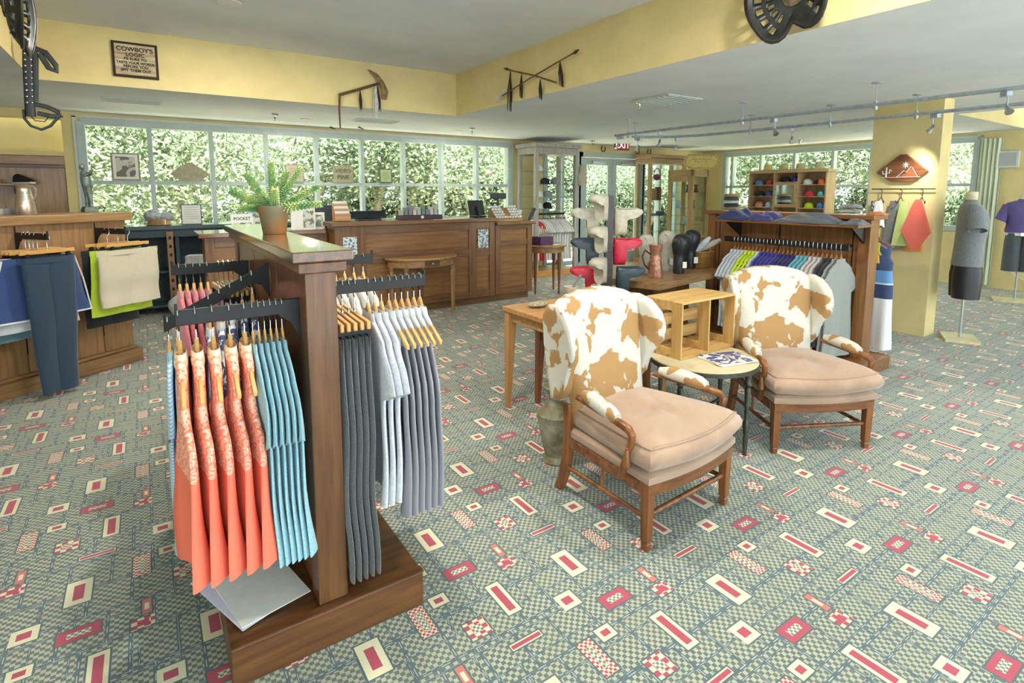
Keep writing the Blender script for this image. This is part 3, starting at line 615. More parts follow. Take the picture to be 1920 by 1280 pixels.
# ------------------------------------------------------------------ round table, crate, magazine, vase
rt = thing('round_table', 'round metal side table with a cream top between the two cowhide chairs', 'table', (2.89, 2.12, 0))
IRON = mat('aged_brass_iron', (86, 88, 76), rough=.45, metal=.6, c2=(60, 60, 50), scale=14)
MB().lathe([(.32, .525), (.335, .53), (.335, .552), (.33, .556)], n=48).build('rim', IRON, rt, smooth=True)
MB().lathe([(.325, .548), (.33, .556), (.328, .562)], n=48).build('top', mat('cream_laminate', (212, 198, 160), rough=.4, var=.06), rt, smooth=True)
for a in (-78, 12, 102, 192):
    x, y = .29 * math.cos(R(a)), .29 * math.sin(R(a))
    MB().lathe([(.012, 0), (.015, .1), (.013, .12), (.02, .19), (.013, .2), (.014, .3), (.02, .42), (.013, .43), (.024, .45), (.016, .465), (.022, .5), (.02, .53)], (x, y, 0), 10).build('leg', IRON, rt, smooth=True)
MB().tube([(.29 * math.cos(R(-78)), .29 * math.sin(R(-78)), .2), (0, 0, .21), (.29 * math.cos(R(102)), .29 * math.sin(R(102)), .2)], .009).build('stretcher', IRON, rt, smooth=True)
MB().tube([(.29 * math.cos(R(12)), .29 * math.sin(R(12)), .2), (0, 0, .21), (.29 * math.cos(R(192)), .29 * math.sin(R(192)), .2)], .009).build('stretcher', IRON, rt, smooth=True)
ct = thing('wooden_crate', 'slatted pine crate lying on its side on the round table', 'crate', (2.97, 2.29, .563), R(1))
CW, CD, CH = .56, .30, .36
for z0, z1 in ((0, .012), (CH - .012, CH)):
    for k in range(3):
        y0 = -CD / 2 + k * (CD + .012) / 3; MB().box(-CW / 2, CW / 2, y0, y0 + CD / 3 - .008, z0, z1).build('slat', W_CRATE, ct, bevel=.002)
for k in range(3):
    x = (-CW / 2 + .006, 0, CW / 2 - .006)[k]
    MB().box(-.006 + x, .006 + x, -CD / 2, -CD / 2 + .075, .0125, CH - .0125).build('slat', W_CRATEZ, ct, bevel=.002)
    MB().box(-.006 + x, .006 + x, CD / 2 - .075, CD / 2, .0125, CH - .0125).build('slat', W_CRATEZ, ct, bevel=.002)
    MB().box(-.006 + x, .006 + x, -CD / 2 + .0755, CD / 2 - .0755, .0125, .06).build('slat', W_CRATE, ct, bevel=.002)
    MB().box(-.006 + x, .006 + x, -CD / 2 + .0755, CD / 2 - .0755, CH - .06, CH - .0125).build('slat', W_CRATE, ct, bevel=.002)
for k, z in enumerate((.03, .14, .25)):
    MB().box(-CW / 2 + .013, CW / 2 - .013, CD / 2 - .012, CD / 2, z, z + .08).build('slat', W_CRATE, ct, bevel=.002)
MAG = threshold_mat('magazine_cover', (74, 78, 128), (214, 214, 206), 13, .5, rough=.25, distortion=1.6)
for k in range(2):
    mg = thing('magazine', ('glossy blue and grey magazine on the round table, on top', 'pale magazine under the glossy one on the round table')[k], 'magazine', (2.95, 1.985, .5635 + (1 - k) * .0065), R(-18 + 7 * k))
    MB().box(-.14, .14, -.105, .105, 0, .0055).build('pages', PAPER, mg); MB().box(-.141, .141, -.106, .106, .0055, .0062).build('cover', MAG if k == 0 else PAPER, mg)
vz_ = thing('stone_vase', 'rough stone vase with a wide shoulder behind the cowhide chair', 'vase', (1.95, 2.43, 0))
MB().lathe([(.07, 0), (.078, .01), (.075, .03), (.066, .045), (.08, .1), (.1, .2), (.115, .28), (.118, .3), (.1, .315), (.07, .345), (.05, .38), (.045, .41), (.062, .44), (.078, .46), (.074, .468), (.055, .45), (.035, .42)], n=30).build('body', mat('rough_stone', (170, 164, 144), rough=.9, c2=(112, 106, 72), scale=8, bump=.5), vz_, smooth=True)

# ------------------------------------------------------------------ nested tables
def plank_table(name, label, x0, x1, y0, y1, h, th, leg, m, mz):
    t = thing(name, label, 'table', ((x0 + x1) / 2, (y0 + y1) / 2, 0)); w, d = (x1 - x0) / 2, (y1 - y0) / 2
    MB().box(-w, w, -d, d, h - th, h).build('top', m, t, bevel=.004)
    MB().box(-w + .05, w - .05, -d + .03, -d + .05, h - th - .07, h - th).box(-w + .05, w - .05, d - .05, d - .03, h - th - .07, h - th).box(-w + .03, -w + .05, -d + .05, d - .05, h - th - .07, h - th).box(w - .05, w - .03, -d + .05, d - .05, h - th - .07, h - th).build('apron', m, t)
    for sx in (-1, 1):
        for sy in (-1, 1):
            x, y = sx * (w - .045), sy * (d - .045)
            MB().loft([[(x + a * r_ - sx * (leg - r_) * -1, y + b * r_ + sy * (leg - r_), z) for a, b in ((-1, -1), (1, -1), (1, 1), (-1, 1))] for z, r_ in ((0, leg * .55), (h - th, leg))]).build('leg', mz, t, bevel=.003)
    return t
plank_table('display_table', 'light brown table with tapered legs behind the cowhide chair', 2.13, 3.18, 2.62, 3.30, .77, .035, .034, W_LITE, W_LITEZ)
plank_table('nesting_table', 'lower nested table standing under the light brown table', 2.36, 3.10, 2.70, 3.24, .60, .03, .03, wood('cherry_x', (150, 92, 54), (118, 66, 36), 'x'), wood('cherry_z', (150, 92, 54), (118, 66, 36), 'z'))
st = MB().ball((0, 0, .02), (.085, .055, .02)).build('flat_stone', mat('speckled_stone', (190, 178, 150), rough=.8, var=.35, scale=60), smooth=True); st.location = pz(1008, 575, .771); tag(st, 'speckled oval stone lying on the light brown table', 'stone')
pm = pz(1054, 556, .77); pb = thing('stone_mortar', 'pale stone mortar with a grey pestle on the light brown table', 'mortar', (pm.x, min(pm.y, 3.22), .7705))
MB().lathe([(.04, 0), (.045, .01), (.03, .03), (.05, .07), (.06, .1), (.052, .1), (.03, .05)], n=18).build('bowl', mat('pale_stone', (206, 200, 186), rough=.8), pb, smooth=True)
MB().tube([(0, 0, .06), (.03, -.01, .12), (.075, -.03, .19)], [.012, .008, .014], 8).build('pestle', mat('grey_stone', (122, 122, 116), rough=.7), pb, smooth=True)

# ------------------------------------------------------------------ octagonal display table with head covers
bt = thing('octagonal_table', 'thick-topped octagonal wooden display table holding club covers', 'table', (4.3, 3.85, 0))
poly = [(3.72, 3.2), (4.92, 3.40), (5.0, 3.7), (4.85, 4.25), (4.4, 4.5), (3.9, 4.3), (3.6, 4.0), (3.58, 3.6)]
poly = [(x - 4.3, y - 3.85) for x, y in poly]
MB().prism(poly, 'z', .735, .8).build('top', W_MID, bt, bevel=.005)
MB().prism([(x * .55, y * .55) for x, y in poly], 'z', .06, .735).build('pedestal', W_DARKZ, bt, bevel=.005)
MB().prism([(x * .7, y * .7) for x, y in poly], 'z', 0, .06).build('plinth', W_DARK, bt, bevel=.005)
def on_bt(u, v): p = pz(u, v, .801); return (p.x, p.y, .8012)
cp = thing('copper_pitcher', 'hammered copper pitcher with a curved handle on the octagonal table', 'pitcher', on_bt(1228, 520))
COPPER = mat('hammered_copper', (200, 146, 118), rough=.35, metal=.6, var=.25, scale=40, bump=.5)
MB().lathe([(.07, 0), (.072, .01), (.06, .12), (.05, .2), (.046, .215), (.05, .23), (.062, .29), (.066, .31), (.06, .31), (.044, .22)], n=24).build('body', COPPER, cp, smooth=True)
MB().tube([(-.045 * RT.x * 1.1, -.045 * RT.y * 1.1, .22), (-.1 * RT.x, -.1 * RT.y, .26), (-.125 * RT.x, -.125 * RT.y, .2), (-.1 * RT.x, -.1 * RT.y, .12), (-.055 * RT.x, -.055 * RT.y, .07)], .009, 8).build('handle', mat('dark_copper', (110, 62, 48), rough=.4, metal=.6), cp, smooth=True)
LEATH = mat('black_leather', (36, 38, 44), rough=.38, var=.2, bump=.2); LEATHW = mat('cream_leather', (196, 190, 172), rough=.5, bump=.15); LEATHR = mat('red_leather', (206, 44, 70), rough=.38, bump=.15); LEATHG = mat('dark_slate_leather', (58, 74, 84), rough=.35, bump=.2)
def driver_cover(label, loc, m, rz=0, s=1.0):
    t = thing('driver_head_cover', label, 'club cover', loc, rz)
    b = MB(); rg = []
    for z, rx, ry, ox in ((0, .05, .045, 0), (.02, .056, .048, 0), (.1, .055, .046, 0), (.15, .05, .042, 0), (.175, .046, .038, 0), (.2, .056, .046, 0), (.24, .074, .06, .005), (.29, .086, .072, .012), (.34, .08, .066, .014), (.375, .054, .046, .012), (.388, .02, .018, .01)):
        rg.append([(ox + rx * math.cos(2 * math.pi * k / 20) * (1 + (.12 if .14 < z < .21 and k % 2 else 0)), ry * math.sin(2 * math.pi * k / 20) * (1 + (.12 if .14 < z < .21 and k % 2 else 0)), z) for k in range(20)])
    b.loft(rg).build('cover', m, t, smooth=True, angle=70)
    MB().tube([(-.035, -.058, .365), (-.005, -.066, .33), (0, -.062, .25)], [.006, .008, .004], 6).build('seam', m, t, smooth=True)
    MB().box(.02, .06, -.062, -.058, .06, .12).build('price_tag', PAPER, t)
    t.scale = (s,) * 3; return t
driver_cover('cream leather driver cover standing behind the copper pitcher, nearer the window', on_bt(1208, 512), LEATHW, R(-20), 1.0)
driver_cover('cream leather driver cover between the copper pitcher and the black covers', on_bt(1247, 506), LEATHW, R(-30), 1.05)
driver_cover('black leather driver cover beside the copper pitcher', on_bt(1272, 512), LEATH, R(-34), 1.0)
driver_cover('black leather driver cover next to the wicker basket', on_bt(1293, 503), LEATH, R(-34), 1.05)
bk = thing('wicker_basket', 'square wicker basket holding pale covers on the octagonal table', 'basket', on_bt(1312, 500))
WICK = wave_mat('wicker', (186, 138, 72), (124, 84, 38), 38, 'Z', .7)
b = MB()
for i in range(9):
    z = .012 + i * .019; w = .085 + .0025 * i
    b.tube([(x * w * 2, y * w * 2, z) for x, y in rrect(1, 1, .2, 3)] + [(w, (.5 - .2) * w * 2, z)], .0115, 6)
b.build('weave', WICK, bk, smooth=True); MB().prism([(x * .17, y * .17) for x, y in rrect(1, 1, .2, 3)], 'z', 0, .012).build('bottom', WICK, bk)
hp = [(.105 * math.cos(a) * RT.x, .105 * math.cos(a) * RT.y, .17 + .16 * math.sin(a)) for a in [math.pi * i / 14 for i in range(15)]]
MB().tube(hp, .008, 8).build('handle', WICK, bk, smooth=True)
bl = Vector(on_bt(1312, 500)); GREYC = mat('grey_cover_cloth', (176, 174, 164), rough=.8)
for k, (dx, dz, tip, m) in enumerate(((0, 0, .19, GREYC), (.02, .02, .14, LEATHW), (-.02, .05, .05, mat('white_cover_cloth', (206, 212, 222), rough=.7)))):
    u = RT * (.10 + tip) + Vector((0, 0, .11 + dz)); o = MB().tube([(0, 0, 0), tuple(u * .35), tuple(u * .7), tuple(u)], [.014, .03, .033, .015], 12, flat=.6).build('hybrid_cover', m, smooth=True)
    o.location = bl + FH * (.055 * (1 - k)) + Vector((0, 0, .165)) + RT * (dx - .05); tag(o, ('grey club cover lying lowest across the wicker basket', 'cream club cover lying between two others in the wicker basket', 'white club cover lying uppermost across the wicker basket')[k], 'club cover', 'covers in the basket')
# head cover stand
hs_ = thing('head_cover_stand', 'dark upright wooden stand with pegs for putter covers', 'display stand', (3.40, 3.52, 0), -YAW)
MB().box(-.035, .035, -.035, .035, .03, 1.57).build('post', mat('dark_post_wood', (74, 66, 66), rough=.4, var=.2), hs_, bevel=.003)
MB().box(-.09, .09, -.09, .09, 0, .03).build('base', mat('dark_base_wood', (64, 54, 50), rough=.4), hs_, bevel=.004)
HS = Vector((3.40, 3.52, 0))
def putter_cover(label, cu, cz, m, side, depth=0.0, group=None):
    """cu: along the picture-right axis from the post, side +1 nose right, -1 nose left, 0 nose to the viewer's left front"""
    out = [(0, -.235), (.10, -.235), (.105, -.1), (.135, -.075), (.235, -.06), (.255, -.035), (.245, -.008), (.2, .008), (0, .008), (-.005, -.1)]
    t = thing('putter_cover', label, 'club cover', tuple(HS + RT * cu + FH * depth + Vector((0, 0, cz))), -YAW + (0 if side > 0 else math.pi if side < 0 else R(228)), group); t.scale = (1, 1.15, 1) if side else (.85, 1.25, .95)
    rings = [[(.115 + (x - .115) * g, y, -.11 + (z + .11) * g) for x, z in out] for y, g in ((-.038, .5), (-.035, .72), (-.025, .9), (-.01, .99), (.01, .99), (.025, .9), (.035, .72), (.038, .5))]
    MB().loft(rings).build('cover', m, t, smooth=True, angle=65)
    MB().tube([(.0, 0, -.06), (-.03, 0, -.06)], .006, 6).build('peg', STEEL, t) if side else None
    MB().tube([(.03, -.032, .002), (.1, -.036, .004), (.18, -.03, .0)], .004, 6).build('seam', m, t, smooth=True)
    return t
pcs = [(.045, 1.455, LEATHW, 1, 'cream putter cover with its nose away from the shelves, upper tier of the stand'), (.045, 1.19, LEATHR, 1, 'red putter cover above the slate one on the stand'), (.075, .935, LEATHG, 1, 'dark slate putter cover next to the copper pitcher'),
       (-.09, 1.455, LEATHW, -1, 'cream putter cover with its nose toward the shirt cabinet, upper tier of the stand'), (-.09, 1.19, LEATHG, -1, 'dark slate putter cover with a pale tip, above the lower red one'), (-.09, .935, LEATHR, -1, 'red putter cover under the dark slate one with the pale tip')]
for cu, cz, m, sd_, lab in pcs: putter_cover(lab, cu, cz, m, sd_)
for k, z in enumerate((1.575, 1.30, 1.03)): putter_cover(('cream putter cover at the very top of the stand', 'cream putter cover in the middle of the stand front', 'cream putter cover lowest on the stand front')[k], -.05, z, LEATHW, 0, -.1)
putter_cover('black and white putter cover at the foot of the stand front', -.05, .80, threshold_mat('piebald_leather', (50, 54, 58), (200, 196, 180), 14, .5), 0, -.1)

# ------------------------------------------------------------------ shirt rack on the right
W_RK, W_RKZ = wood('rack_wood', (146, 98, 54), (112, 72, 38), 'y'), wood('rack_wood_z', (146, 98, 54), (112, 72, 38), 'z')
rk = thing('shirt_rack', 'tall walnut rack with a crossbar of coloured shirts behind a cowhide chair', 'display rack', (5.28, 2.17, 0))
MB().box(-.28, .28, -.09, 1.75, 0, .12).build('base', W_RK, rk, bevel=.005)
MB().box(-.08, .08, 0, .1, .12, 1.36).build('post', W_RKZ, rk, bevel=.004)
MB().box(-.08, .08, 1.55, 1.65, .12, 1.36).build('post', W_RKZ, rk, bevel=.004)
for y0, y1 in ((.101, .82), (.827, 1.549)): MB().box(-.06, .06, y0, y1, .12, 1.36).build('panel', W_RKZ, rk, bevel=.002)
for y in (.14, .823, 1.5): MB().box(-.0635, -.058, y, y + .008, .35, 1.3).build('slot_strip', BLACKM, rk)
MB().box(-.11, .16, -.03, 1.72, 1.36, 1.40).build('top_board', W_RK, rk, bevel=.004)
MB().box(-.36, -.062, -.02, 1.35, 1.30, 1.322).build('shelf', W_RK, rk, bevel=.003)
for y in (.05, 1.25): MB().loft([[(-.33, y + s * .008, 1.298), (-.062, y + s * .008, 1.298), (-.062, y + s * .008, 1.14)] for s in (-1, 1)]).build('shelf_bracket', BLACKM, rk)
MB().box(-.345, -.325, .05, 1.25, 1.10, 1.155).build('crossbar', BLACKM, rk, bevel=.002)
for y in (.14, 1.2): MB().box(-.325, -.062, y, y + .014, 1.11, 1.14).build('bar_bracket', BLACKM, rk)
cols = [('pale', (206, 214, 222), 4, 'pale grey-blue', 0), ('lime', (196, 218, 52), 3, 'lime green and black printed', 0), ('pale2', (214, 222, 232), 1, 'single white', 0), ('royal', (64, 62, 160), 5, 'royal blue', 0), ('indigo', (48, 42, 112), 4, 'dark indigo', 0), ('teal', (112, 184, 200), 3, 'turquoise', 0), ('rose', (216, 206, 204), 3, 'rose white', 0), ('blk', (44, 46, 52), 2, 'black', 0), ('knit', (150, 156, 150), 2, 'grey knit', 0)]
tot = sum(c[2] for c in cols); idx = 0
for key, c, n, word, _ in cols:
    m = threshold_mat('lime_black_print', (36, 40, 30), c, 16, .36) if key == 'lime' else cloth('rack_' + key, c)
    for k in range(n):
        y = 3.30 - idx * (1.02 / (tot - 1)); idx += 1; p = (5.28 - .335, y, 1.1565)
        a = R(90); hanger(p, a, 'brown wooden hanger holding a %s shirt on the rack crossbar' % word, 'hangers of the %s shirts' % word, dark=True)
        garment('%s_shirt' % ('knit' if key == 'knit' else 'polo'), 'rk_' + key, m, (p[0], p[1], p[2]), a, '%s shirt hanging from the rack crossbar' % word, 'shirt', '%s rack shirts' % word, m, t=.0098, seed=80, L=.86 if key == 'knit' else .74, amp=.012)
def folded(name, m, loc, w, d, h, rz, label, cat, seed=0, group=None):
    rnd_ = random.Random(seed); nx, ny = 22, 14; ph = [rnd_.uniform(0, 6) for _ in range(6)]; vs = []; fs = []
    for j in range(ny + 1):
        for i in range(nx + 1):
            x, y = -w / 2 + w * i / nx, -d / 2 + d * j / ny; e = min(1, 5 * min(i / nx, 1 - i / nx), 4 * min(j / ny, 1 - j / ny)) ** .5
            z = h * e * (.72 + .28 * math.sin(9 * x / w + ph[0] + 4 * y / d) * math.sin(5 * y / d + ph[1]) + .16 * math.sin(17 * x / w + ph[2]))
            vs.append((x + .012 * math.sin(7 * y / d + ph[3]), y + .015 * math.sin(6 * x / w + ph[4]), max(z, .001)))
    for j in range(ny):
        for i in range(nx): a = j * (nx + 1) + i; fs.append((a, a + 1, a + nx + 2, a + nx + 1))
    b = MB().add(vs, fs); k = len(vs); bot = [i for i in range(nx + 1)] + [j * (nx + 1) + nx for j in range(1, ny + 1)] + [ny * (nx + 1) + i for i in range(nx - 1, -1, -1)] + [j * (nx + 1) for j in range(ny - 1, 0, -1)]
    b.v += [(b.v[i][0], b.v[i][1], 0) for i in bot]
    for q in range(len(bot)): q2 = (q + 1) % len(bot); b.f.append((bot[q2], bot[q], k + q, k + q2))
    b.f.append(tuple(k + q for q in range(len(bot))))
    o = b.build(name, m, smooth=True, angle=80); o.location = loc; o.rotation_euler = (0, 0, rz); return tag(o, label, cat, group)
DEN = cloth('navy_denim', (46, 58, 112)); DENG = cloth('grey_denim', (98, 104, 112))
folded('folded_shirt', DEN, (5.035, 3.345, 1.323), .25, .34, .11, 0, 'rumpled navy shirt lying on the rack shelf', 'shirt', 2)
folded('folded_shirt', cloth('indigo_denim', (66, 66, 128)), (5.035, 3.03, 1.323), .24, .24, .09, 0, 'small indigo shirt folded between navy and grey clothes on the rack shelf', 'shirt', 3)
folded('folded_jeans', DENG, (5.035, 2.61, 1.323), .25, .54, .085, 0, 'grey jeans laid along the rack shelf', 'jeans', 5)
folded('folded_shorts', DENG, (5.035, 2.225, 1.323), .25, .16, .05, 0, 'flat grey shorts at the shelf end nearest the post', 'shorts', 6)
folded('folded_cloth', cloth('orange_cloth', (228, 128, 66)), (5.36, 2.2, 1.401), .16, .14, .03, 0, 'small orange folded cloth on the rack top board', 'cloth', 9)
# dress and tops on the rack's far side
MB().tube([(.08, .12, 1.28), (.42, .12, 1.28)], .009, 8).build('side_arm', BLACKM, rk)
p = (5.28 + .34, 2.29, 1.289)
hanger(p, R(12), 'black-hooked hanger holding the long banded dress', 'dress hanger', dark=True, sc=.8)
garment('banded_dress', 'dress', bands_mat('dress_bands', [(-.60, (226, 230, 232)), (-.47, (58, 72, 112)), (-.455, (196, 224, 238)), (-.34, (104, 150, 206)), (.2, (66, 80, 118))]), (p[0], p[1], p[2]), R(12), 'long white dress with navy and blue bands on the rack\'s end arm', 'dress', None, sx=1.6, seed=90, L=.99, tank=True, w=.15, flare=1.2)
p = (5.28 + .2, 2.29, 1.289)
hanger(p, R(12), 'hanger holding the lime and orange tops', 'top hanger', dark=True, sc=.8)
garment('printed_blouse', 'limeorange', threshold_mat('lime_orange_print', (230, 140, 50), (160, 196, 60), 8, .5), (p[0], p[1], p[2]), R(12), 'short lime and orange top beside the banded dress', 'shirt', None, sx=.7, sc=.7, seed=91, L=.3, tank=True, w=.12)
# ------------------------------------------------------------------ trousers fixture on the left
LA = math.atan2(.61, .792); LO = Vector((-.122, 6.244, 0)); LX = Vector((.792, .61, 0)); LY = Vector((-.61, .792, 0))
lf = thing('trouser_fixture', 'oak fixture with slotted front panels displaying trousers and shorts', 'display rack', LO, LA)
def lw(x, y, z): return LO + LX * x + LY * y + Vector((0, 0, z))
MB().box(-1.95, 0, -.03, .52, 0, .12).build('base', W_MID, lf, bevel=.006)
MB().box(-1.93, -.02, .0, .49, .12, .15).build('base_moulding', W_MID, lf, bevel=.01)
for x0, x1 in ((-1.9, -1.503), (-1.497, -.913), (-.907, -.313), (-.307, -.04)): MB().box(x0, x1, .03, .44, .15, 1.34).build('panel', W_MIDZ, lf, bevel=.003)
for x in (-1.5, -.91, -.31): MB().box(x - .004, x + .004, .026, .05, .3, 1.33).build('slot_strip', BLACKM, lf)
MB().box(-1.95, 0.0, -.02, .49, 1.34, 1.415).build('top_board', W_MID, lf, bevel=.006)
for x in (-1.5, -.91, -.31): arm_part(lf, (x, .03, 1.285), (x, -.34, 1.285))
HG = LA - math.pi / 2
def hang_l(x, y, label, group, n=None): p = lw(x, y, 1.287); hanger(p, HG, label, group, clips=True, sc=1.0); return p
def lt(name, key, m, wm, x, y, label, cat, group=None, hl=None, **kw):
    p = hang_l(x, y, hl or 'wooden clip hanger holding %s' % label.split(' hanging')[0], group or label[:30]); return trousers(name, key, m, wm, p, HG, label, cat, group, **kw)
lt('navy_slacks', 'slack', C_NAVYC, C_NAVYC, -.90, -.31, 'long dark navy slacks hanging foremost on their arm', 'trousers', L=1.06, wt=.185, wh=.13, t=.02, amp=.008)
for i, (m, y, L_, wt, wh, lab) in enumerate(((C_ROYAL, -.235, .47, .24, .34, 'blue shorts with white piping hanging behind the navy slacks'), (C_WHITE, -.185, .56, .22, .28, 'white shorts hanging behind the blue piped shorts'), (C_HOT, -.14, .54, .22, .28, 'hot pink shorts hanging between white and teal shorts'), (C_TEAL, -.095, .64, .2, .26, 'grey teal shorts hanging last behind the navy slacks'))):
    o = lt('hanging_shorts', 'lsh%d' % i, m, m, -.92, y, lab, 'shorts', L=L_, wt=wt, wh=wh, t=.012, rise=.34, seed=1, amp=.005)
    if i == 0:
        b = MB()
        for s in (-1, 1): b.tube([(.018, s * .02, -.155 - L_), (.018, s * .17, -.158 - L_), (.012, s * .34, -.153 - L_), (-.01, s * .345, -.15 - L_)], .008, 6); b.tube([(.008, s * .345, -.16 - L_), (.008, s * .30, -.36), (.008, s * .245, -.16)], .006, 6)
        b.build('piping', C_WHITE, o, smooth=True)
lt('black_slacks', 'blks', C_BLACK, C_PURP, -1.50, -.3, 'black slacks with a purple waistband hanging at the far arm', 'trousers', L=1.0, wt=.19, wh=.15, t=.022)
lt('hanging_shorts', 'lsh9', C_HOT, C_WHITE, -1.50, -.21, 'pink shorts with a white waist hanging behind the black slacks', 'shorts', L=.42, wt=.2, wh=.24, t=.014, amp=.005)
lt('beige_shorts', 'beige', C_BEIGE, C_BEIGE, -.27, -.31, 'beige tailored shorts hanging foremost beside the fixture end', 'shorts', L=.48, wt=.265, wh=.265, t=.022, rise=.2)
lt('lime_skirt', 'limes', C_LIME, C_LIME, -.30, -.235, 'lime green skirt hanging behind the beige shorts', 'skirt', L=.56, wt=.24, wh=.27, t=.016, rise=.9, amp=.005)
lt('black_shorts', 'blksh', C_BLACK, C_BLACK, -.34, -.16, 'black shorts hanging behind the lime skirt', 'shorts', L=.66, wt=.22, wh=.23, t=.014, amp=.005)
pc = thing('metal_pitcher', 'tall brushed metal pitcher standing on the trouser fixture', 'pitcher', tuple(lw(-.69, .26, 1.4155)))
BRUSH = mat('brushed_tin', (214, 200, 184), rough=.3, metal=.8, var=.15, scale=5, stretch=(1, 1, 12))
MB().lathe([(.085, 0), (.088, .006), (.072, .16), (.06, .23), (.057, .26), (.062, .285), (.075, .31), (.068, .31), (.05, .26)], n=28).build('body', BRUSH, pc, smooth=True)
MB().tube([tuple(RT * a + Vector((0, 0, z))) for a, z in ((.055, .285), (.1, .29), (.125, .26), (.12, .2), (.085, .14))], .008, 8).build('handle', BRUSH, pc, smooth=True)
MB().loft([[tuple(RT * -a + Vector((-RT.y, RT.x, 0)) * w * s + Vector((0, 0, z))) for s in (-1, 0, 1)] for a, w, z in ((.055, .03, .27), (.085, .02, .305), (.1, .008, .32))], False, False).build('spout', BRUSH, pc, smooth=True); pc.scale = (.82, .82, .8)
bx_ = MB().box(-.2, .16, -.06, .06, 0, .05).build('shallow_tray', W_GREY, bevel=.004); bx_.location = lw(-.72, .425, 1.4155); bx_.rotation_euler = (0, 0, LA); tag(bx_, 'shallow grey tray behind the metal pitcher', 'tray')
# bronze figurine at the fixture's end
fg = thing('golfer_figurine', 'bronze golfer figurine swinging a club at the end of the fixture', 'figurine', lw(-.13, .34, 1.4155), -YAW)
BRZ = mat('verdigris_bronze', (126, 142, 132), rough=.5, metal=.4, var=.3)
MB().lathe([(.085, 0), (.085, .02), (.07, .045), (.06, .05)], n=4, sy=.7).build('plinth', BRZ, fg)
fb = MB(); fb.tube([(-.02, 0, .045), (-.015, 0, .1), (-.012, 0, .17), (-.008, 0, .24), (-.012, 0, .31), (-.024, 0, .36), (-.03, 0, .385)], [.016, .015, .022, .036, .042, .028, .014], 12).tube([(.022, 0, .045), (.02, 0, .1), (.012, 0, .17), (.004, 0, .24)], [.016, .015, .024, .034], 12)
fb.ball((-.036, 0, .415), (.022, .024, .028)).tube([(-.04, -.01, .35), (.01, -.03, .335), (.055, -.02, .37), (.06, -.01, .39)], [.014, .012, .01, .008], 8).tube([(0, .02, .35), (.035, .01, .345), (.06, -.005, .39)], [.014, .011, .008], 8)
fb.build('figure', BRZ, fg, smooth=True)
MB().tube([(.058, -.008, .38), (.05, 0, .43), (.085, .0, .40)], .006, 6).build('club', BRZ, fg, smooth=True)
# shoes on a bracket shelf
sh = thing('shoe_shelf', 'narrow wooden wall shelf carrying two golf shoes', 'shelf', (-1.33, YW - .13, 1.70))
MB().box(-.9, .2, -.12, .14, -.022, 0).build('board', W_MID, sh, bevel=.003); MB().box(.06, .075, -.1, .14, -.12, -.022).build('bracket', BLACKM, sh)
def shoe(label, loc, m, sole, rz):
    t = thing('golf_shoe', label, 'shoe', loc, rz); rg = []
    for q in range(9):
        x = -.13 + .26 * q / 8; h = (.085, .1, .098, .085, .07, .058, .05, .04, .018)[q]; w = (.03, .036, .036, .036, .04, .044, .044, .036, .014)[q]
        rg.append([(x, w * math.cos(R(a)), .018 + h * max(0, math.sin(R(a)))) for a in range(0, 181, 20)])
    MB().loft(rg).build('upper', m, t, smooth=True, angle=60); MB().prism([(x * 1.03, y) for x, y in ((-.13, -.03), (-.05, -.034), (.05, -.045), (.11, -.035), (.135, 0), (.11, .035), (.05, .045), (-.05, .034), (-.13, .03))], 'z', 0, .02).build('sole', sole, t, bevel=.004); return t
shoe('black golf shoe with white sole on the wall shelf', (-1.18, YW - .12, 1.7005), mat('black_shoe', (30, 34, 36), rough=.4), WHITEP, R(-40)); shoe('white golf shoe on the wall shelf', (-1.5, YW - .12, 1.7005), WHITEP, PAPER, R(-40))

# ------------------------------------------------------------------ window-side counter
bc = thing('window_counter', 'long dark teal counter with open shelves below the window', 'counter', (1.2, 8.35, 0))
MB().box(-2.0, 4.4, -.06, .48, 1.12, 1.17).build('worktop', mat('dark_worktop', (96, 112, 116), rough=.15, var=.06), bc, bevel=.004)
MB().box(-2.0, 4.4, .42, .46, 0, 1.12).build('back_panel', W_TEAL, bc)
MB().box(-2.0, 4.4, -.02, 0.0, 1.02, 1.12).build('fascia', W_TEAL, bc)
for x in (-2.0, -.9, .35, 1.6, 2.9, 4.36): MB().box(x, x + .04, 0, .42, 0, 1.12).build('upright', W_TEAL, bc)
for z in (.1, .55): MB().box(-1.96, 4.36, .02, .42, z, z + .025).build('shelf', W_TEAL, bc)
sp_ = thing('shelf_standard', 'brown slotted shelf standard in front of the dark counter', 'shelf standard', (pY(318, 440, 8.2).x, 8.2, 0))
MB().box(-.035, .035, -.01, .01, 0, 1.1).build('strip', W_MIDZ, sp_)
for i in range(9): MB().box(-.014, .014, -.014, -.009, .12 + i * .11, .16 + i * .11).build('slot', BLACKM, sp_)
ob = thing('shoe_box', 'orange and white carton on the dark shelf', 'box', (pY(369, 480, 8.25).x, 8.25, .576), R(-20))
MB().box(-.11, .11, -.09, .09, 0, .1).build('carton', mat('orange_card', (232, 110, 60), rough=.7), ob, bevel=.003); MB().box(-.112, .112, -.092, .092, .1, .2).build('lid', mat('white_card', (222, 226, 228), rough=.7), ob, bevel=.003)
MB().box(.02, .1, -.0935, -.0905, .02, .06).build('sticker', PAPER, ob)
tb = MB(); tb.ball((0, 0, .17), (.17, .15, .19), 18, 10).fn(lambda x, y, z: (x + .02 * math.sin(18 * z), y + .02 * math.sin(16 * z + 3 * x), max(0, z + .03 * math.sin(14 * x)))); tb = tb.build('bin_bag', mat('white_poly', (226, 230, 234), rough=.35, var=.08, bump=.3), smooth=True, angle=80); tb.location = (.33, 7.95, 0); tag(tb, 'white plastic bag slumped on the floor before the dark counter', 'bag')
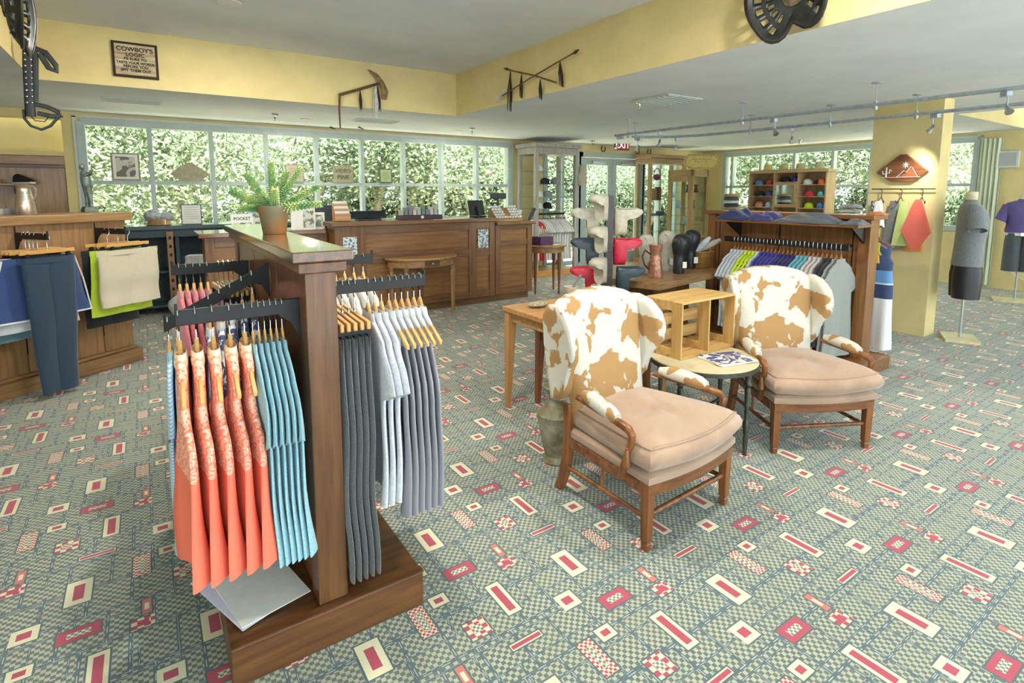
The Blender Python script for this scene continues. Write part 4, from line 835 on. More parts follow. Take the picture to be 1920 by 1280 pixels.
hb = thing('hat_bundle', 'bundle of grey and striped caps in a wire tray on the window counter', 'hats', (pY(297, 410, 8.45).x, 8.45, 1.1705))
MB().lathe([(.13, 0), (.15, .01), (.12, .08), (.1, .085)], n=20).build('tray', W_MID, hb, smooth=True)
MB().ball((-.06, 0, .12), (.1, .1, .09)).fn(lambda x, y, z: (x, y, max(z, .06))).build('cap', mat('striped_cap', (196, 204, 210), rough=.8, var=.3, scale=25), hb, smooth=True); MB().ball((.08, .02, .1), (.09, .1, .07)).fn(lambda x, y, z: (x, y, max(z, .06))).build('cap', mat('grey_cap', (176, 184, 190), rough=.8), hb, smooth=True)
def stand_frame(name, label, u, v, Y, w, h, m, fm, cat='sign', lines=None, z=None):
    p = pY(u, v, Y); t = thing(name, label, cat, (p.x, Y, p.z if z is None else z))
    MB().box(-w / 2, w / 2, -.008, .008, 0, h).build('frame', fm, t, bevel=.002); MB().box(-w / 2 + .012, w / 2 - .012, -.0095, -.008, .012, h - .012).build('sheet', m, t)
    if lines:
        for i in range(lines): MB().box(-w * .33, w * .33, -.0105, -.0096, h * (.85 - .65 * i / lines) - .004, h * (.85 - .65 * i / lines)).build('text_line', mat('grey_print', (140, 146, 146)), t)
    return t
stand_frame('notice_frame', 'framed white notice standing on the window counter', 360, 418, 8.4, .24, .27, PAPER, mat('dark_frame', (84, 96, 90)), lines=6, z=1.1705)
# pictures leaning on the window's middle rail
PHOTO = threshold_mat('sepia_photo', (112, 110, 96), (206, 204, 188), 9, .5, rough=.5)
zr = WZR + .0255
def rail_frame(name, label, u, w, h, m, fm, cat='picture', mount=None):
    t = thing(name, label, cat, (pY(u, 340, YW).x, YW - .035, zr), 0); t.rotation_euler = (R(-3), 0, 0)
    fr_ = MB().box(-w / 2, w / 2, -.012, .008, 0, h).build('frame', fm, t, bevel=.003); MB().box(-w / 2 + .02, w / 2 - .02, -.0135, -.012, .02, h - .02).build('mount', mount or PAPER, fr_)
    MB().box(-w / 2 + .05, w / 2 - .05, -.015, -.0136, .05, h - .05).build('print', m, fr_); return t
TAUPE = mat('taupe_frame', (158, 156, 128), rough=.6)
rail_frame('framed_photo', 'framed sepia photograph of a player propped on the window rail', 238, .31, .36, PHOTO, TAUPE)
rail_frame('framed_board', 'tan framed board propped on the window rail behind the succulent', 552, .27, .27, mat('tan_board', (176, 166, 140), rough=.7), TAUPE, 'sign', mat('tan_mount', (186, 178, 150)))
rail_frame('framed_card', 'small green framed card propped on the window rail', 722, .22, .24, mat('green_card', (166, 186, 132), rough=.6), mat('dark_green_frame', (92, 112, 84)), 'picture', mat('pale_green_mount', (190, 200, 150)))
vp = thing('lettered_sign', 'square tan sign with two lines of lettering on the window rail', 'sign', (pY(643, 340, YW).x, YW - .035, zr)); vp.rotation_euler = (R(-3), 0, 0)
MB().box(-.16, .16, -.008, .008, 0, .27).build('board', mat('tan_sign_board', (166, 166, 132), rough=.7), vp, bevel=.003)
INK = mat('dark_olive_ink', (92, 96, 70), rough=.7)
text_mesh('VIDEO', .085, 'lettering', INK, vp, (0, -.0095, .185), (R(90), 0, 0), bold=.001); text_mesh('PINK', .09, 'lettering', INK, vp, (0, -.0095, .085), (R(90), 0, 0), bold=.001)
ds = thing('diamond_plaque', 'tan diamond-shaped plaque propped on the window rail', 'sign', (pY(357, 336, YW).x, YW - .04, zr))
dp = [(-.12, 0), (.12, 0), (.24, .1), (.03, .255), (-.03, .255), (-.24, .1)]
MB().prism(dp, 'y', -.01, .01).build('board', mat('tan_plaque', (178, 172, 140), rough=.7), ds, bevel=.004)
MB().tube([(-.12, -.012, .06), (-.03, -.012, .06), (.05, -.012, .14), (.13, -.012, .06)], .004, 6).tube([(-.1, -.012, .06), (-.1, -.012, .13)], .006, 6).build('relief', mat('plaque_line', (204, 206, 190)), ds)

# ------------------------------------------------------------------ checkout counter
ck = thing('checkout_counter', 'walnut panelled checkout counter with mosaic insets', 'counter', (3.0, 6.65, 0))
def cx_(x): return x - 3.0
CN, CNZ = wood('counter_wood_x', (132, 92, 54), (104, 68, 38), 'x'), wood('counter_wood_z', (132, 92, 54), (104, 68, 38), 'z'); CNP = wood('counter_panel_wood', (150, 108, 62), (126, 86, 46), 'x')
def panelled(x0, x1, z1, y0, panels, stiles, rails):
    MB().box(cx_(x0), cx_(x1), y0 + .02, y0 + .32, .1, z1).build('carcass', CNP, ck)
    for a, b_ in stiles: MB().box(cx_(a), cx_(b_), y0, y0 + .0195, .1, z1).build('stile', CNZ, ck, bevel=.003)
    for a, b_, za, zb in rails: MB().box(cx_(a) + .001, cx_(b_) - .001, y0 + .001, y0 + .0195, za, zb).build('rail', CN, ck, bevel=.003)
st_ = [(1.88, 2.26), (3.74, 3.86), (4.08, 4.17)]
panelled(1.88, 4.17, 1.18, 0, None, st_, [(2.26, 3.74, 1.08, 1.18), (2.26, 3.74, .70, .84), (2.26, 3.74, .1, .2), (3.86, 4.08, 1.08, 1.18), (3.86, 4.08, .1, .2), (3.86, 4.08, .70, .82)])
MB().box(cx_(2.96), cx_(3.04), .001, .0195, .2, .70).build('stile', CNZ, ck, bevel=.003)
panelled(4.19, 4.85, 1.12, .02, None, [(4.19, 4.28), (4.76, 4.85)], [(4.28, 4.76, 1.06, 1.12), (4.28, 4.76, .82, .9), (4.28, 4.76, .1, .2)])
panelled(.52, 1.86, 1.09, .25, None, [(.52, .62), (1.2, 1.3), (1.76, 1.86)], [(.62, 1.2, .98, 1.09), (1.3, 1.76, .98, 1.09), (.62, 1.2, .1, .2), (1.3, 1.76, .1, .2)])
MB().box(cx_(.55), cx_(4.8), .06, .5, 0, .1).build('toe_kick', CN, ck)
MB().box(cx_(1.84), cx_(4.19), -.05, .36, 1.182, 1.235).build('top_board', CN, ck, bevel=.008)
MB().box(cx_(4.195), cx_(4.89), -.03, .5, 1.122, 1.165).build('top_board', CN, ck, bevel=.008)
MB().box(cx_(.46), cx_(1.835), .19, .85, 1.092, 1.145).box(cx_(1.835), cx_(2.15), .365, .85, 1.092, 1.145).build('top_board', wood('polished_counter_top', (132, 92, 54), (104, 68, 38), 'x', rough=.14, coat=.9), ck, bevel=.008)
MOS = threshold_mat('blue_mosaic', (96, 128, 150), (222, 230, 232), 34, .48, rough=.25, distortion=0)
for x, z in ((2.065, .92), (3.97, .94)):
    tl = MB().box(cx_(x) - .085, cx_(x) + .085, -.006, .0, z - .13, z + .13).build('mosaic_tile', MOS, ck)
dt = thing('demilune_table', 'half-round wooden console table against the checkout counter', 'table', (2.98, 6.58, 0))
half = [(.5 * math.cos(R(a)), -.36 * math.sin(R(a))) for a in range(0, 181, 10)]
MB().prism(half[::-1], 'z', .745, .77).build('top', wood('worn_table', (190, 150, 96), (160, 118, 70), 'x'), dt, bevel=.004)
MB().prism([(x * .94, y * .92) for x, y in half[::-1]], 'z', .65, .745).build('apron', W_MID, dt, bevel=.003)
MB().box(-.1, .1, -.345, -.33, .665, .73).build('drawer', W_DARK, dt, bevel=.003); MB().ball((0, -.35, .7), .012, 10, 6).build('knob', STEEL, [c for c in dt.children if c.name.startswith('drawer')][0], smooth=True)
for x, y in ((-.44, -.06), (.44, -.06), (.32, -.25), (-.32, -.25)): MB().lathe([(.014, 0), (.018, .03), (.016, .06), (.024, .5), (.028, .58), (.018, .6), (.03, .62), (.03, .65)], (x, y, 0), 10).build('leg', W_MIDZ, dt, smooth=True)
r2 = thing('round_occasional_table', 'small round table with dark turned legs beside the checkout counter', 'table', (5.27, 6.9, 0))
MB().lathe([(.33, .745), (.345, .75), (.345, .77), (.335, .778)], n=36).build('top', wood('polished_table_top', (166, 130, 88), (138, 102, 64), 'x', rough=.14, coat=.9), r2, smooth=True); MB().lathe([(.31, .66), (.31, .745)], n=36).build('apron', W_MID, r2, smooth=True)
for a in (20, 110, 200, 290): MB().lathe([(.012, 0), (.02, .03), (.014, .05), (.022, .3), (.03, .6), (.03, .66)], (.27 * math.cos(R(a)), .27 * math.sin(R(a)), 0), 10).build('leg', W_CHAIR, r2, smooth=True)
gb = thing('gift_box', 'purple box full of white tissue on the round occasional table', 'box', (5.16, 6.82, .7785), R(8))
MB().box(-.14, .14, -.1, .1, 0, .13).build('box', mat('purple_card', (82, 52, 92), rough=.5), gb, bevel=.004)
tp = MB()
for i in range(7): rnd.seed(i); x = -.1 + i * .033; tp.add([(x - .03, -.05, .12), (x + .04, .04, .12), (x + .05, .03, .22 + rnd.random() * .08), (x - .01, -.05, .24 + rnd.random() * .06)], [(0, 1, 2, 3)])
tp.build('tissue', PAPER, gb)

# things on the checkout counter
ZT1, ZT2, ZT0 = 1.2355, 1.1655, 1.1455
def cpos(u, Y, z): return (pY(u, 400, Y).x, Y, z)
def monitor(name, label, u, Y, z, w, h, rz, tilt=-12):
    t = thing(name, label, 'monitor', cpos(u, Y, z), rz); M_ = Matrix.Rotation(R(tilt), 4, 'X')
    MB().cbox((0, 0, h / 2 + .03), (w, .03, h), M_).build('housing', BLACKP, t, bevel=.006); MB().cbox((0, .02, h / 2 + .03), (w - .03, .004, h - .03), M_).build('screen', mat('dark_screen', (22, 30, 34), rough=.15), t)
    MB().cbox((0, 0, .012), (w * .6, .16, .024)).build('foot', BLACKP, t, bevel=.004); MB().cbox((0, -.03, h * .4), (.06, .04, h * .6), M_).build('neck', BLACKP, t); return t
monitor('till_monitor', 'dark till screen seen from behind at the counter\'s low end', 896, 6.88, ZT1, .32, .22, R(20)); monitor('till_monitor', 'dark till screen beside the wooden leaflet holder', 604, 7.22, ZT0, .3, .26, R(-8)); monitor('flat_monitor', 'low wide black screen between the leaflet holder and purple tray', 690, 6.92, ZT1, .5, .1, 0, -25)
pd = thing('pole_display', 'customer pole display behind the golf ball rack', 'display', cpos(934, 7.08, ZT2)); MB().lathe([(.06, 0), (.06, .015), (.012, .02), (.012, .33)], n=16).build('pole', BLACKP, pd, smooth=True); MB().box(-.13, .13, -.03, .03, .33, .42).build('display_head', BLACKP, pd, bevel=.008)
br_ = thing('golf_ball_rack', 'stepped wooden rack filled with golf balls at the counter end', 'display rack', cpos(947, 6.85, ZT2)); pr = [(-.11, 0), (.11, 0), (.11, .2), (.07, .2), (-.11, .04)]
MB().prism(pr, 'x', -.235, .235).build('rack', W_MID, br_, bevel=.003)
BALL = MB().ball((0, 0, 0), .021, 10, 6).mesh('golf_ball', WHITEP, True)
for r_ in range(5):
    for c_ in range(10):
        if 3 < c_ < 6 and r_ > 0: continue
        q = r_ / 4; o = link('golf_ball', BALL); o.location = Vector(cpos(947, 6.85, ZT2)) + Vector((-.21 + c_ * .0465, -.105 + .165 * q, .066 + .148 * q)); tag(o, 'white golf ball resting in the stepped wooden rack', 'golf ball', 'golf balls in the rack')
tr = thing('merchandise_tray', 'dark purple tray of small goods on the checkout counter', 'tray', cpos(786, 6.83, ZT1)); MB().box(-.3, .3, -.1, .1, 0, .06).build('tray', mat('plum_card', (78, 56, 70), rough=.5), tr, bevel=.004); MB().box(-.02, .02, -.104, -.1, .015, .05).build('crest', WHITEP, tr)
for i in range(9):
    o = MB().box(-.024, .024, -.035, .035, 0, .07 + .03 * (i % 3)).build('small_carton', mat('carton%d' % (i % 4), ((196, 200, 190), (120, 150, 120), (150, 140, 170), (214, 214, 206))[i % 4], rough=.5), bevel=.002); o.location = Vector(cpos(786, 6.83, ZT1)) + Vector((-.26 + i * .062, .01, .0605)); tag(o, 'small carton standing in the dark purple tray', 'box', 'cartons in the purple tray')
lh = thing('leaflet_holder', 'wooden stepped leaflet holder on the checkout counter', 'leaflet holder', cpos(640, 6.85, ZT1))
for i in range(3): MB().box(-.1, .1, -.06 + i * .05, -.045 + i * .05, 0, .1 + i * .06).build('tier', W_LITE, lh, bevel=.002); MB().box(-.09, .09, -.044 + i * .05, -.04 + i * .05, .02, .13 + i * .06).build('leaflet', PAPER, lh)
MB().box(-.1, .1, -.06, .1, 0, .01).build('base', W_LITE, lh)
PICT = threshold_mat('leaflet_picture', (110, 120, 104), (206, 208, 196), 16, .5, rough=.5)
for k, (u, Y, w, h, lab, m, rz, two) in enumerate(((568, 7.02, .28, .27, 'white leaflet with a landscape picture standing on the low counter', PAPER, -12, 1), (598, 7.09, .13, .2, 'small white card with a green picture on the low counter', PAPER, -12, 1), (453, 7.05, .24, .2, 'pocket guide with dark lettering standing on the low counter', PAPER, 10, 2), (482, 7.1, .2, .24, 'blue and white leaflet behind the copper pot on the low counter', mat('pale_blue_card', (178, 206, 224)), 4, 1))):
    t = thing('leaflet', lab, 'leaflet', cpos(u, Y, ZT0), R(rz)); MB().prism([(-.03, 0), (-.024, 0), (.012, h), (.006, h)], 'x', -w / 2, w / 2).build('card', m, t)
    if two == 1: MB().prism([(-.0315, .02), (-.0302, .02), (.002, h * .85), (.0005, h * .85)], 'x', (0 if w > .2 else -w / 2 + .02), w / 2 - .015).build('picture', PICT, t)
    else:
        text_mesh('POCKET', .05, 'lettering', mat('dark_ink', (70, 70, 80)), t, (0, -.004, h * .72), (R(82), 0, 0), bold=.001); MB().prism([(-.0315, .02), (-.0302, .02), (-.012, h * .5), (-.0135, h * .5)], 'x', -w / 2 + .02, w / 2 - .02).build('picture', PICT, t)
for k, (u, c, lab) in enumerate(((978, (226, 232, 236), 'white card leaning at the counter end'), (998, (40, 60, 74), 'dark folded umbrella leaning at the counter end'))):
    o = MB().tube([(0, 0, 0), (.04 + .06 * k, 0, .16 + .02 * k)], [.02, .03], 8, flat=.3 if k == 0 else 1).build('leaning_card' if k == 0 else 'folded_umbrella', mat('lean%d' % k, c, rough=.5)); o.location = cpos(u - 6, 6.85, ZT2 + .004); tag(o, lab, 'card' if k == 0 else 'umbrella')

# ------------------------------------------------------------------ cabinets along the back
def cap_obj(label, loc, m, rz, sc=1.0, group=None, cat='cap'):
    if 'cap' not in GM:
        d = MB(); d.loft([[(.085 * r_ * math.cos(2 * math.pi * k / 16), .095 * r_ * math.sin(2 * math.pi * k / 16) , z) for k in range(16)] for r_, z in ((1, 0), (1.02, .03), (.95, .065), (.75, .092), (.4, .108), (.06, .112))], False)
        vis = MB(); vis.loft([[(.085 * math.cos(R(a)) + .0, -.06 - .1 * math.sin(R(a)) - .03 * 0, zz - .012 * math.sin(R(a))) for a in range(0, 181, 15)] for zz in (.002, .008)])
        GM['cap'] = (d, vis)
    d, vis = GM['cap']; o = link('golf_hat', d.mesh('golf_hat', m, True, 60)); o.location = loc; o.rotation_euler = (0, 0, rz); o.scale = (sc,) * 3; tag(o, label, cat, group); link('visor', vis.mesh('visor', m), o); return o
def glazed_cabinet(name, label, x0, x1, y0, y1, h, m, mz, shelves, foot=.12):
    cx0, w, d = (x0 + x1) / 2, (x1 - x0) / 2, y1 - y0; t = thing(name, label, 'cabinet', (cx0, y0, 0))
    MB().box(-w, w, 0, d, 0, foot).build('base', W_LITE, t, bevel=.004)
    for x in (-w, w - .07):
        for y in (0, d - .07): MB().box(x, x + .07, y, y + .07, foot, h - .2).build('post', mz, t, bevel=.004)
    MB().box(-w, w, 0, d, h - .2, h - .08).build('header', m, t, bevel=.004); MB().box(-w - .05, w + .05, -.05, d, h - .078, h).build('cornice', m, t, bevel=.012)
    for z in shelves: MB().box(-w + .02, w - .02, .02, d - .02, z, z + .014).build('shelf', CGLASS if name != 'hat_cubby' else m, t)
    return t
fc = glazed_cabinet('shirt_cabinet', 'grey open cabinet with caps on glass shelves above hanging shirts', 5.98, 7.0, 8.12, 8.72, 2.5, W_GREY, W_GREY, (1.28, 1.5, 1.74, 1.98))
MB().box(-.16, -.1, .5, .54, .12, 2.3).build('back_post', mat('dark_steel_strip', (78, 84, 84)), fc); MB().box(-.42, .42, .29, .31, 1.16, 1.2).build('hang_rail', BLACKM, fc)
CAPC = [mat('cap_white', (232, 234, 234), rough=.8), mat('cap_black', (38, 40, 44), rough=.8), mat('cap_grey', (150, 156, 158), rough=.8)]
for x, z, k, nm in ((6.2, 1.295, 0, 'white cap on the lowest glass shelf'), (6.42, 1.295, 1, 'black cap on the lowest glass shelf'), (6.2, 1.515, 0, 'white cap beside another on the second glass shelf'), (6.42, 1.515, 2, 'grey cap on the second glass shelf'), (6.36, 1.755, 1, 'black cap on the third glass shelf'), (6.6, 1.755, 2, 'grey cap on the third glass shelf'), (6.2, 1.995, 0, 'white cap on the highest glass shelf')):
    cap_obj(nm + ' of the grey cabinet', (x, 8.34, z), CAPC[k], R(-20), 1.05)
for i in range(13):
    c = 'r' if i in (1, 2) else ('w' if i % 3 else 'g'); x = 6.1 + i * .066; p = (x, 8.42, 1.201)
    hanger(p, R(8), 'black hanger holding a %s shirt in the grey cabinet' % {'r': 'red', 'w': 'white', 'g': 'grey'}[c], '%s hangers in the grey cabinet' % c, dark=True, sc=.9)
    garment('polo_shirt', 'cab_' + c, {'r': cloth('red_cloth', (214, 44, 62)), 'w': C_WHITE, 'g': C_OFFW}[c], (p[0], p[1], p[2]), R(8), {'r': 'red', 'w': 'white', 'g': 'stone grey'}[c] + ' shirt hanging under the glass shelves of the grey cabinet', 'shirt', '%s cabinet shirts' % c, C_WHITE, t=.0165, sc=.95, seed=95, L=.8)
bgp = MB(); bgp.loft([[(w * math.cos(2 * math.pi * k / 14), .05 * math.sin(2 * math.pi * k / 14), z) for k in range(14)] for w, z in ((.10, 0), (.13, .05), (.11, .2), (.06, .3), (.07, .36), (.03, .42))]); bgp = bgp.build('cloth_bag', mat('linen_bag', (196, 186, 162), rough=.9), smooth=True, angle=70); bgp.location = (7.16, 8.2, 1.72); tag(bgp, 'linen drawstring bag hanging on the grey cabinet\'s side', 'bag')
c2 = glazed_cabinet('display_cabinet', 'tan wooden display cabinet with glass shelves beside the doors', 9.2, 10.4, 8.28, 8.72, 2.42, wood('tan_wood', (184, 156, 118), (156, 128, 92), 'x'), wood('tan_wood_z', (172, 150, 116), (150, 126, 92), 'z'), (.7, 1.05, 1.4, 1.75))
for i, (x, z, w, h, c, lab) in enumerate(((9.5, 1.417, .1, .26, (150, 120, 78), 'brown candle box on the tan cabinet\'s shelf'), (9.66, 1.417, .08, .3, (110, 84, 52), 'dark wooden block on the tan cabinet\'s shelf'), (9.45, 1.067, .2, .06, (120, 140, 156), 'blue-grey folded pouch on the tan cabinet\'s shelf'), (9.75, 1.067, .16, .1, (70, 78, 90), 'dark case on the tan cabinet\'s shelf'))):
    o = MB().box(-w / 2, w / 2, -.06, .06, 0, h).build('boxed_goods', mat('goods%d' % i, c, rough=.6), bevel=.006); o.location = (x, 8.45, z); tag(o, lab, 'box')
pbg = thing('handbag', 'magenta handbag hanging in the tan cabinet', 'handbag', (9.55, 8.4, 1.93)); MB().ball((0, 0, 0), (.12, .05, .07)).build('pouch', mat('magenta_leather', (142, 62, 112), rough=.4), pbg, smooth=True); MB().tube([(.1 * math.cos(a), 0, .03 + .17 * math.sin(a)) for a in [math.pi * i / 12 for i in range(13)]], .01, 6).build('strap', mat('violet_strap', (108, 84, 130), rough=.5), pbg, smooth=True)
cu = thing('curio_cabinet', 'tall wooden curio cabinet with glass sides and an arched door', 'cabinet', (9.5, 7.39, 0), R(5.7))
CUW, CUWZ = wood('curio_wood', (176, 150, 104), (150, 122, 78), 'y'), wood('curio_wood_z', (176, 146, 98), (146, 116, 72), 'z')
for x in (0, .54):
    for y in (0, .54): MB().box(x, x + .06, y, y + .06, 0, 2.07).build('post', CUWZ, cu, bevel=.004)
MB().box(0, .6, 0, .6, 1.92, 2.07).build('header', CUW, cu, bevel=.004); MB().box(0, .6, 0, .6, 0, .5).build('plinth', CUW, cu, bevel=.004)
for z in (.9, 1.25, 1.58): MB().box(.03, .57, .03, .57, z, z + .012).build('shelf', CGLASS, cu)
MB().box(.006, .01, .06, .54, .5, 1.92).build('pane', CGLASS, cu); MB().box(.06, .54, .006, .01, .5, 1.92).build('pane', CGLASS, cu)
MB().box(-.012, .0, .06, .1, .5, 1.92).box(-.012, 0, .5, .54, .5, 1.92).box(-.012, 0, .1, .5, .5, .56).box(-.012, 0, .1, .5, 1.82, 1.92).build('door', CUWZ, cu, bevel=.002)
for i, (x, y, z, c) in enumerate(((.3, .3, 1.593, (110, 116, 140)), (.2, .45, 1.263, (200, 206, 210)), (.42, .25, 1.263, (150, 96, 110)), (.3, .35, .913, (176, 186, 190)), (.45, .2, 1.593, (120, 60, 60)))):
    o = MB().lathe([(.05, 0), (.06, .03), (.03, .1), (.05, .16), (.045, .17)], n=14).build('trinket', mat('trinket%d' % i, c, rough=.3), smooth=True); o.location = Vector((9.5, 7.39, 0)) + Matrix.Rotation(R(5.7), 3, 'Z') @ Vector((x, y, z)); tag(o, ('slate blue', 'silver', 'rose', 'pale grey', 'dark red')[i] + ' goblet on a curio cabinet shelf', 'goblet')
sg = thing('hanging_sign', 'yellow wooden sign with clipped corners above the curio cabinet', 'sign', (9.72, 7.36, 2.085), R(-33)); w, h = .36, .3
po = [(-w + .09, 0), (w - .09, 0), (w, .09), (w, h - .07), (w - .07, h), (-w + .07, h), (-w, h - .07), (-w, .09)]
MB().prism(po, 'y', -.012, .012).build('board', mat('mustard_board', (200, 176, 98), rough=.6, var=.12), sg, bevel=.004)
MB().tube([(x * .93, -.0135, h / 2 + (z - h / 2) * .88) for x, z in po + po[:1]], .005, 6).build('border', mat('olive_line', (120, 104, 52)), sg)
MB().box(-.2, .2, -.0145, -.013, .185, .2).box(-.14, .14, -.0145, -.013, .14, .15).build('faded_writing', mat('faded_ink', (160, 138, 78)), sg)
# hat cubby in front of the right-hand window
W_CUB, W_CUBZ = wood('cubby_wood', (196, 166, 128), (172, 140, 102), 'x'), wood('cubby_wood_z', (196, 166, 128), (172, 140, 102), 'z')
hc = thing('hat_cubby', 'wooden cubby shelf full of coloured caps in front of the window', 'shelf', (11.2, 6.37, 0), R(-90)); WH = .84
MB().box(-WH, WH, .0, .36, 0, .9).build('cupboard', W_CUB, hc, bevel=.004); MB().box(-WH, WH, .33, .36, .9, 2.0).build('back_panel', W_CUBZ, hc)
for x in (-WH, -.27, .25, WH - .03): MB().box(x, x + .03, 0, .33, .9, 2.0).build('divider', W_CUBZ, hc, bevel=.002)
MB().box(-WH - .04, WH + .04, -.04, .36, 2.0, 2.06).build('cornice', W_CUB, hc, bevel=.008)
for z in (1.02, 1.26, 1.5, 1.74):
    for x0, x1 in ((-WH + .03, -.27), (.28, WH - .03)): MB().box(x0, x1, 0, .33, z, z + .018).build('shelf', W_CUB, hc)
for z in (1.02, 1.28, 1.80): MB().box(-.24, .25, 0, .33, z, z + .018).build('shelf', W_CUB, hc)
hd_ = MB().box(-.24, -.19, -.012, 0, 1.3, 1.8).box(.2, .25, -.012, 0, 1.3, 1.8).box(-.19, .2, -.012, 0, 1.3, 1.35).box(-.19, .2, -.012, 0, 1.75, 1.8).build('door', W_CUB, hc, bevel=.002)
MB().box(-.19, .2, -.006, -.003, 1.35, 1.75).build('mirror', mat('mirror_glass', (220, 228, 226), rough=.05, metal=1, var=.01), hd_)
hats = [(-.66, 1.758, (96, 146, 206), 'sky blue'), (-.4, 1.758, (210, 72, 86), 'rose red'), (-.62, 1.518, (46, 44, 48), 'black'), (-.4, 1.518, (84, 80, 170), 'violet'), (-.64, 1.278, (206, 150, 128), 'salmon'), (-.4, 1.278, (200, 214, 232), 'ice white'), (-.64, 1.038, (222, 218, 212), 'cream'), (-.4, 1.038, (226, 200, 190), 'blush'),
        (-.06, 1.818, (40, 44, 54), 'charcoal'), (.15, 1.818, (64, 56, 120), 'indigo'), (-.1, 1.038, (176, 170, 128), 'khaki'), (.14, 1.038, (74, 132, 206), 'bright blue'), (.40, 1.758, (214, 218, 216), 'silver white'), (.55, 1.758, (60, 60, 66), 'graphite'), (.7, 1.758, (236, 120, 66), 'orange'), (.45, 1.518, (218, 54, 82), 'crimson'), (.7, 1.518, (110, 190, 196), 'turquoise'), (.45, 1.278, (196, 220, 50), 'lime'), (.7, 1.278, (84, 138, 206), 'denim blue'), (.46, 1.038, (222, 222, 222), 'white')]
HM = Matrix.Translation((11.2, 6.37, 0)) @ Matrix.Rotation(R(-90), 4, 'Z')
for x, z, c, word in hats: cap_obj(word + ' cap in the wooden hat cubby', HM @ Vector((x, .23 if word == 'graphite' else .13, z)), mat('hat_' + word, c, rough=.85), R(-90 + rr.uniform(-20, 20)), .8 if word == 'graphite' else 1.0)
STRAW = [wave_mat('straw%d' % i, c, tuple(x * .86 for x in c), 60, 'Z', .8) for i, c in enumerate(((214, 190, 120), (196, 186, 138), (186, 180, 146)))]
for i, (x, lab) in enumerate(((-.5, 'golden straw hat at one end of the cubby top'), (-.14, 'pale straw hat second along the cubby top'), (.22, 'pale straw hat third along the cubby top'), (.6, 'grey straw hat at the other end of the cubby top'))):
    o = link('straw_hat', MB().lathe([(.19, 0), (.195, .012), (.1, .03), (.095, .09), (.085, .125), (.05, .135), (.01, .125)], n=24, sy=.85).mesh('straw_hat', STRAW[(0, 1, 1, 2)[i]], True, 70)); o.location = HM @ Vector((x, .16, 2.0605)); tag(o, lab, 'hat')
# visor tower left of the cubby and white stack right of it
vt = thing('visor_stand', 'spinner stand of stacked visors in front of the window', 'display stand', (pX(1370, 400, 10.2).x, pX(1370, 400, 10.2).y, 0)); MB().lathe([(.2, 0), (.2, .02), (.02, .03), (.02, 1.35)], n=20).build('pole', STEEL, vt, smooth=True)
for i in range(7): MB().lathe([(.12, 0), (.16, .012), (.13, .06), (.1, .07)], (0, 0, 1.1 + i * .066), 18).build('visor', mat('visor%d' % (i % 4), ((226, 228, 220), (84, 100, 112), (190, 160, 120), (60, 66, 72))[i % 4], rough=.8), vt, smooth=True)
ws = thing('white_display_table', 'pale side table with folded stock behind the shirt rack', 'table', (8.9, 4.0, 0)); MB().box(-.3, .3, -.3, .3, 1.22, 1.25).build('top', TRIMW, ws); MB().box(-.26, .26, -.26, .26, 0, 1.22).build('body', TRIMW, ws)
for i in range(3): folded('folded_sweater', (C_WHITE, C_OFFW, C_GREY)[i], (8.85, 4.0, 1.2505 + i * .059), .36, .3, .05, R(20), ('white folded sweater lowest in the pale stack', 'ivory folded sweater in the middle of the pale stack', 'grey folded sweater topmost on the pale stack')[i], 'sweater', i)
# ------------------------------------------------------------------ column, sign, hooks
co = struct(MB().box(7.1, 7.37, 2.35, 3.02, 0, ZC).build('column', WALL))
ds2 = thing('cactus_plaque', 'brown wooden plaque carved with a cactus, star and mountain on the column', 'sign', (7.085, 2.68, 1.715), R(-90))
dp2 = [(-.1, 0), (.11, 0), (.25, .115), (.03, .305), (-.03, .305), (-.26, .11)]
MB().prism(dp2, 'y', -.02, .012).build('board', wood('plaque_wood', (146, 92, 58), (104, 62, 38), 'x'), ds2, bevel=.008)
WHL = mat('plaque_white', (224, 226, 218), rough=.6)
b = MB(); y = -.024
b.tube([(-.2, y, .05), (.18, y, .05)], .0035, 6).tube([(-.05, y, .05), (.02, y, .125), (.045, y, .105), (.085, y, .165), (.1, y, .15), (.15, y, .06)], .0035, 6)
b.tube([(-.155, y, .055), (-.155, y, .165)], .009, 6).tube([(-.155, y, .09), (-.19, y, .09), (-.19, y, .125)], .007, 6).tube([(-.155, y, .1), (-.122, y, .1), (-.122, y, .14), (-.1, y, .12)], .006, 6)
for k in range(8): a = k * math.pi / 4; b.tube([(.03, y, .185), (.03 + .038 * math.cos(a), y, .185 + .038 * math.sin(a))], [.009, .002], 5)
b.build('carving', WHL, ds2, smooth=True); MB().prism([(-.03, .055), (.145, .055), (.09, .145), (.05, .1)], 'y', -.023, -.0205).build('mountain', mat('terracotta_paint', (190, 104, 62)), ds2)
hr = thing('hook_rail', 'wrought iron hook rail on the column with three double hooks', 'hook rail', (7.07, 2.665, 1.635), R(-90))
MB().tube([(-.31, 0, 0), (.31, 0, 0)], .006, 8).build('bar', IRON, hr, smooth=True)
for x in (-.2, .0, .2):
    MB().tube([(x - .03, 0, 0), (x, 0, -.015), (x, -.01, -.09), (x - .035, -.04, -.16), (x - .04, -.05, -.13)], .005, 6).tube([(x, -.01, -.09), (x + .04, -.04, -.16), (x + .045, -.05, -.13)], .005, 6).build('hook', IRON, hr, smooth=True)
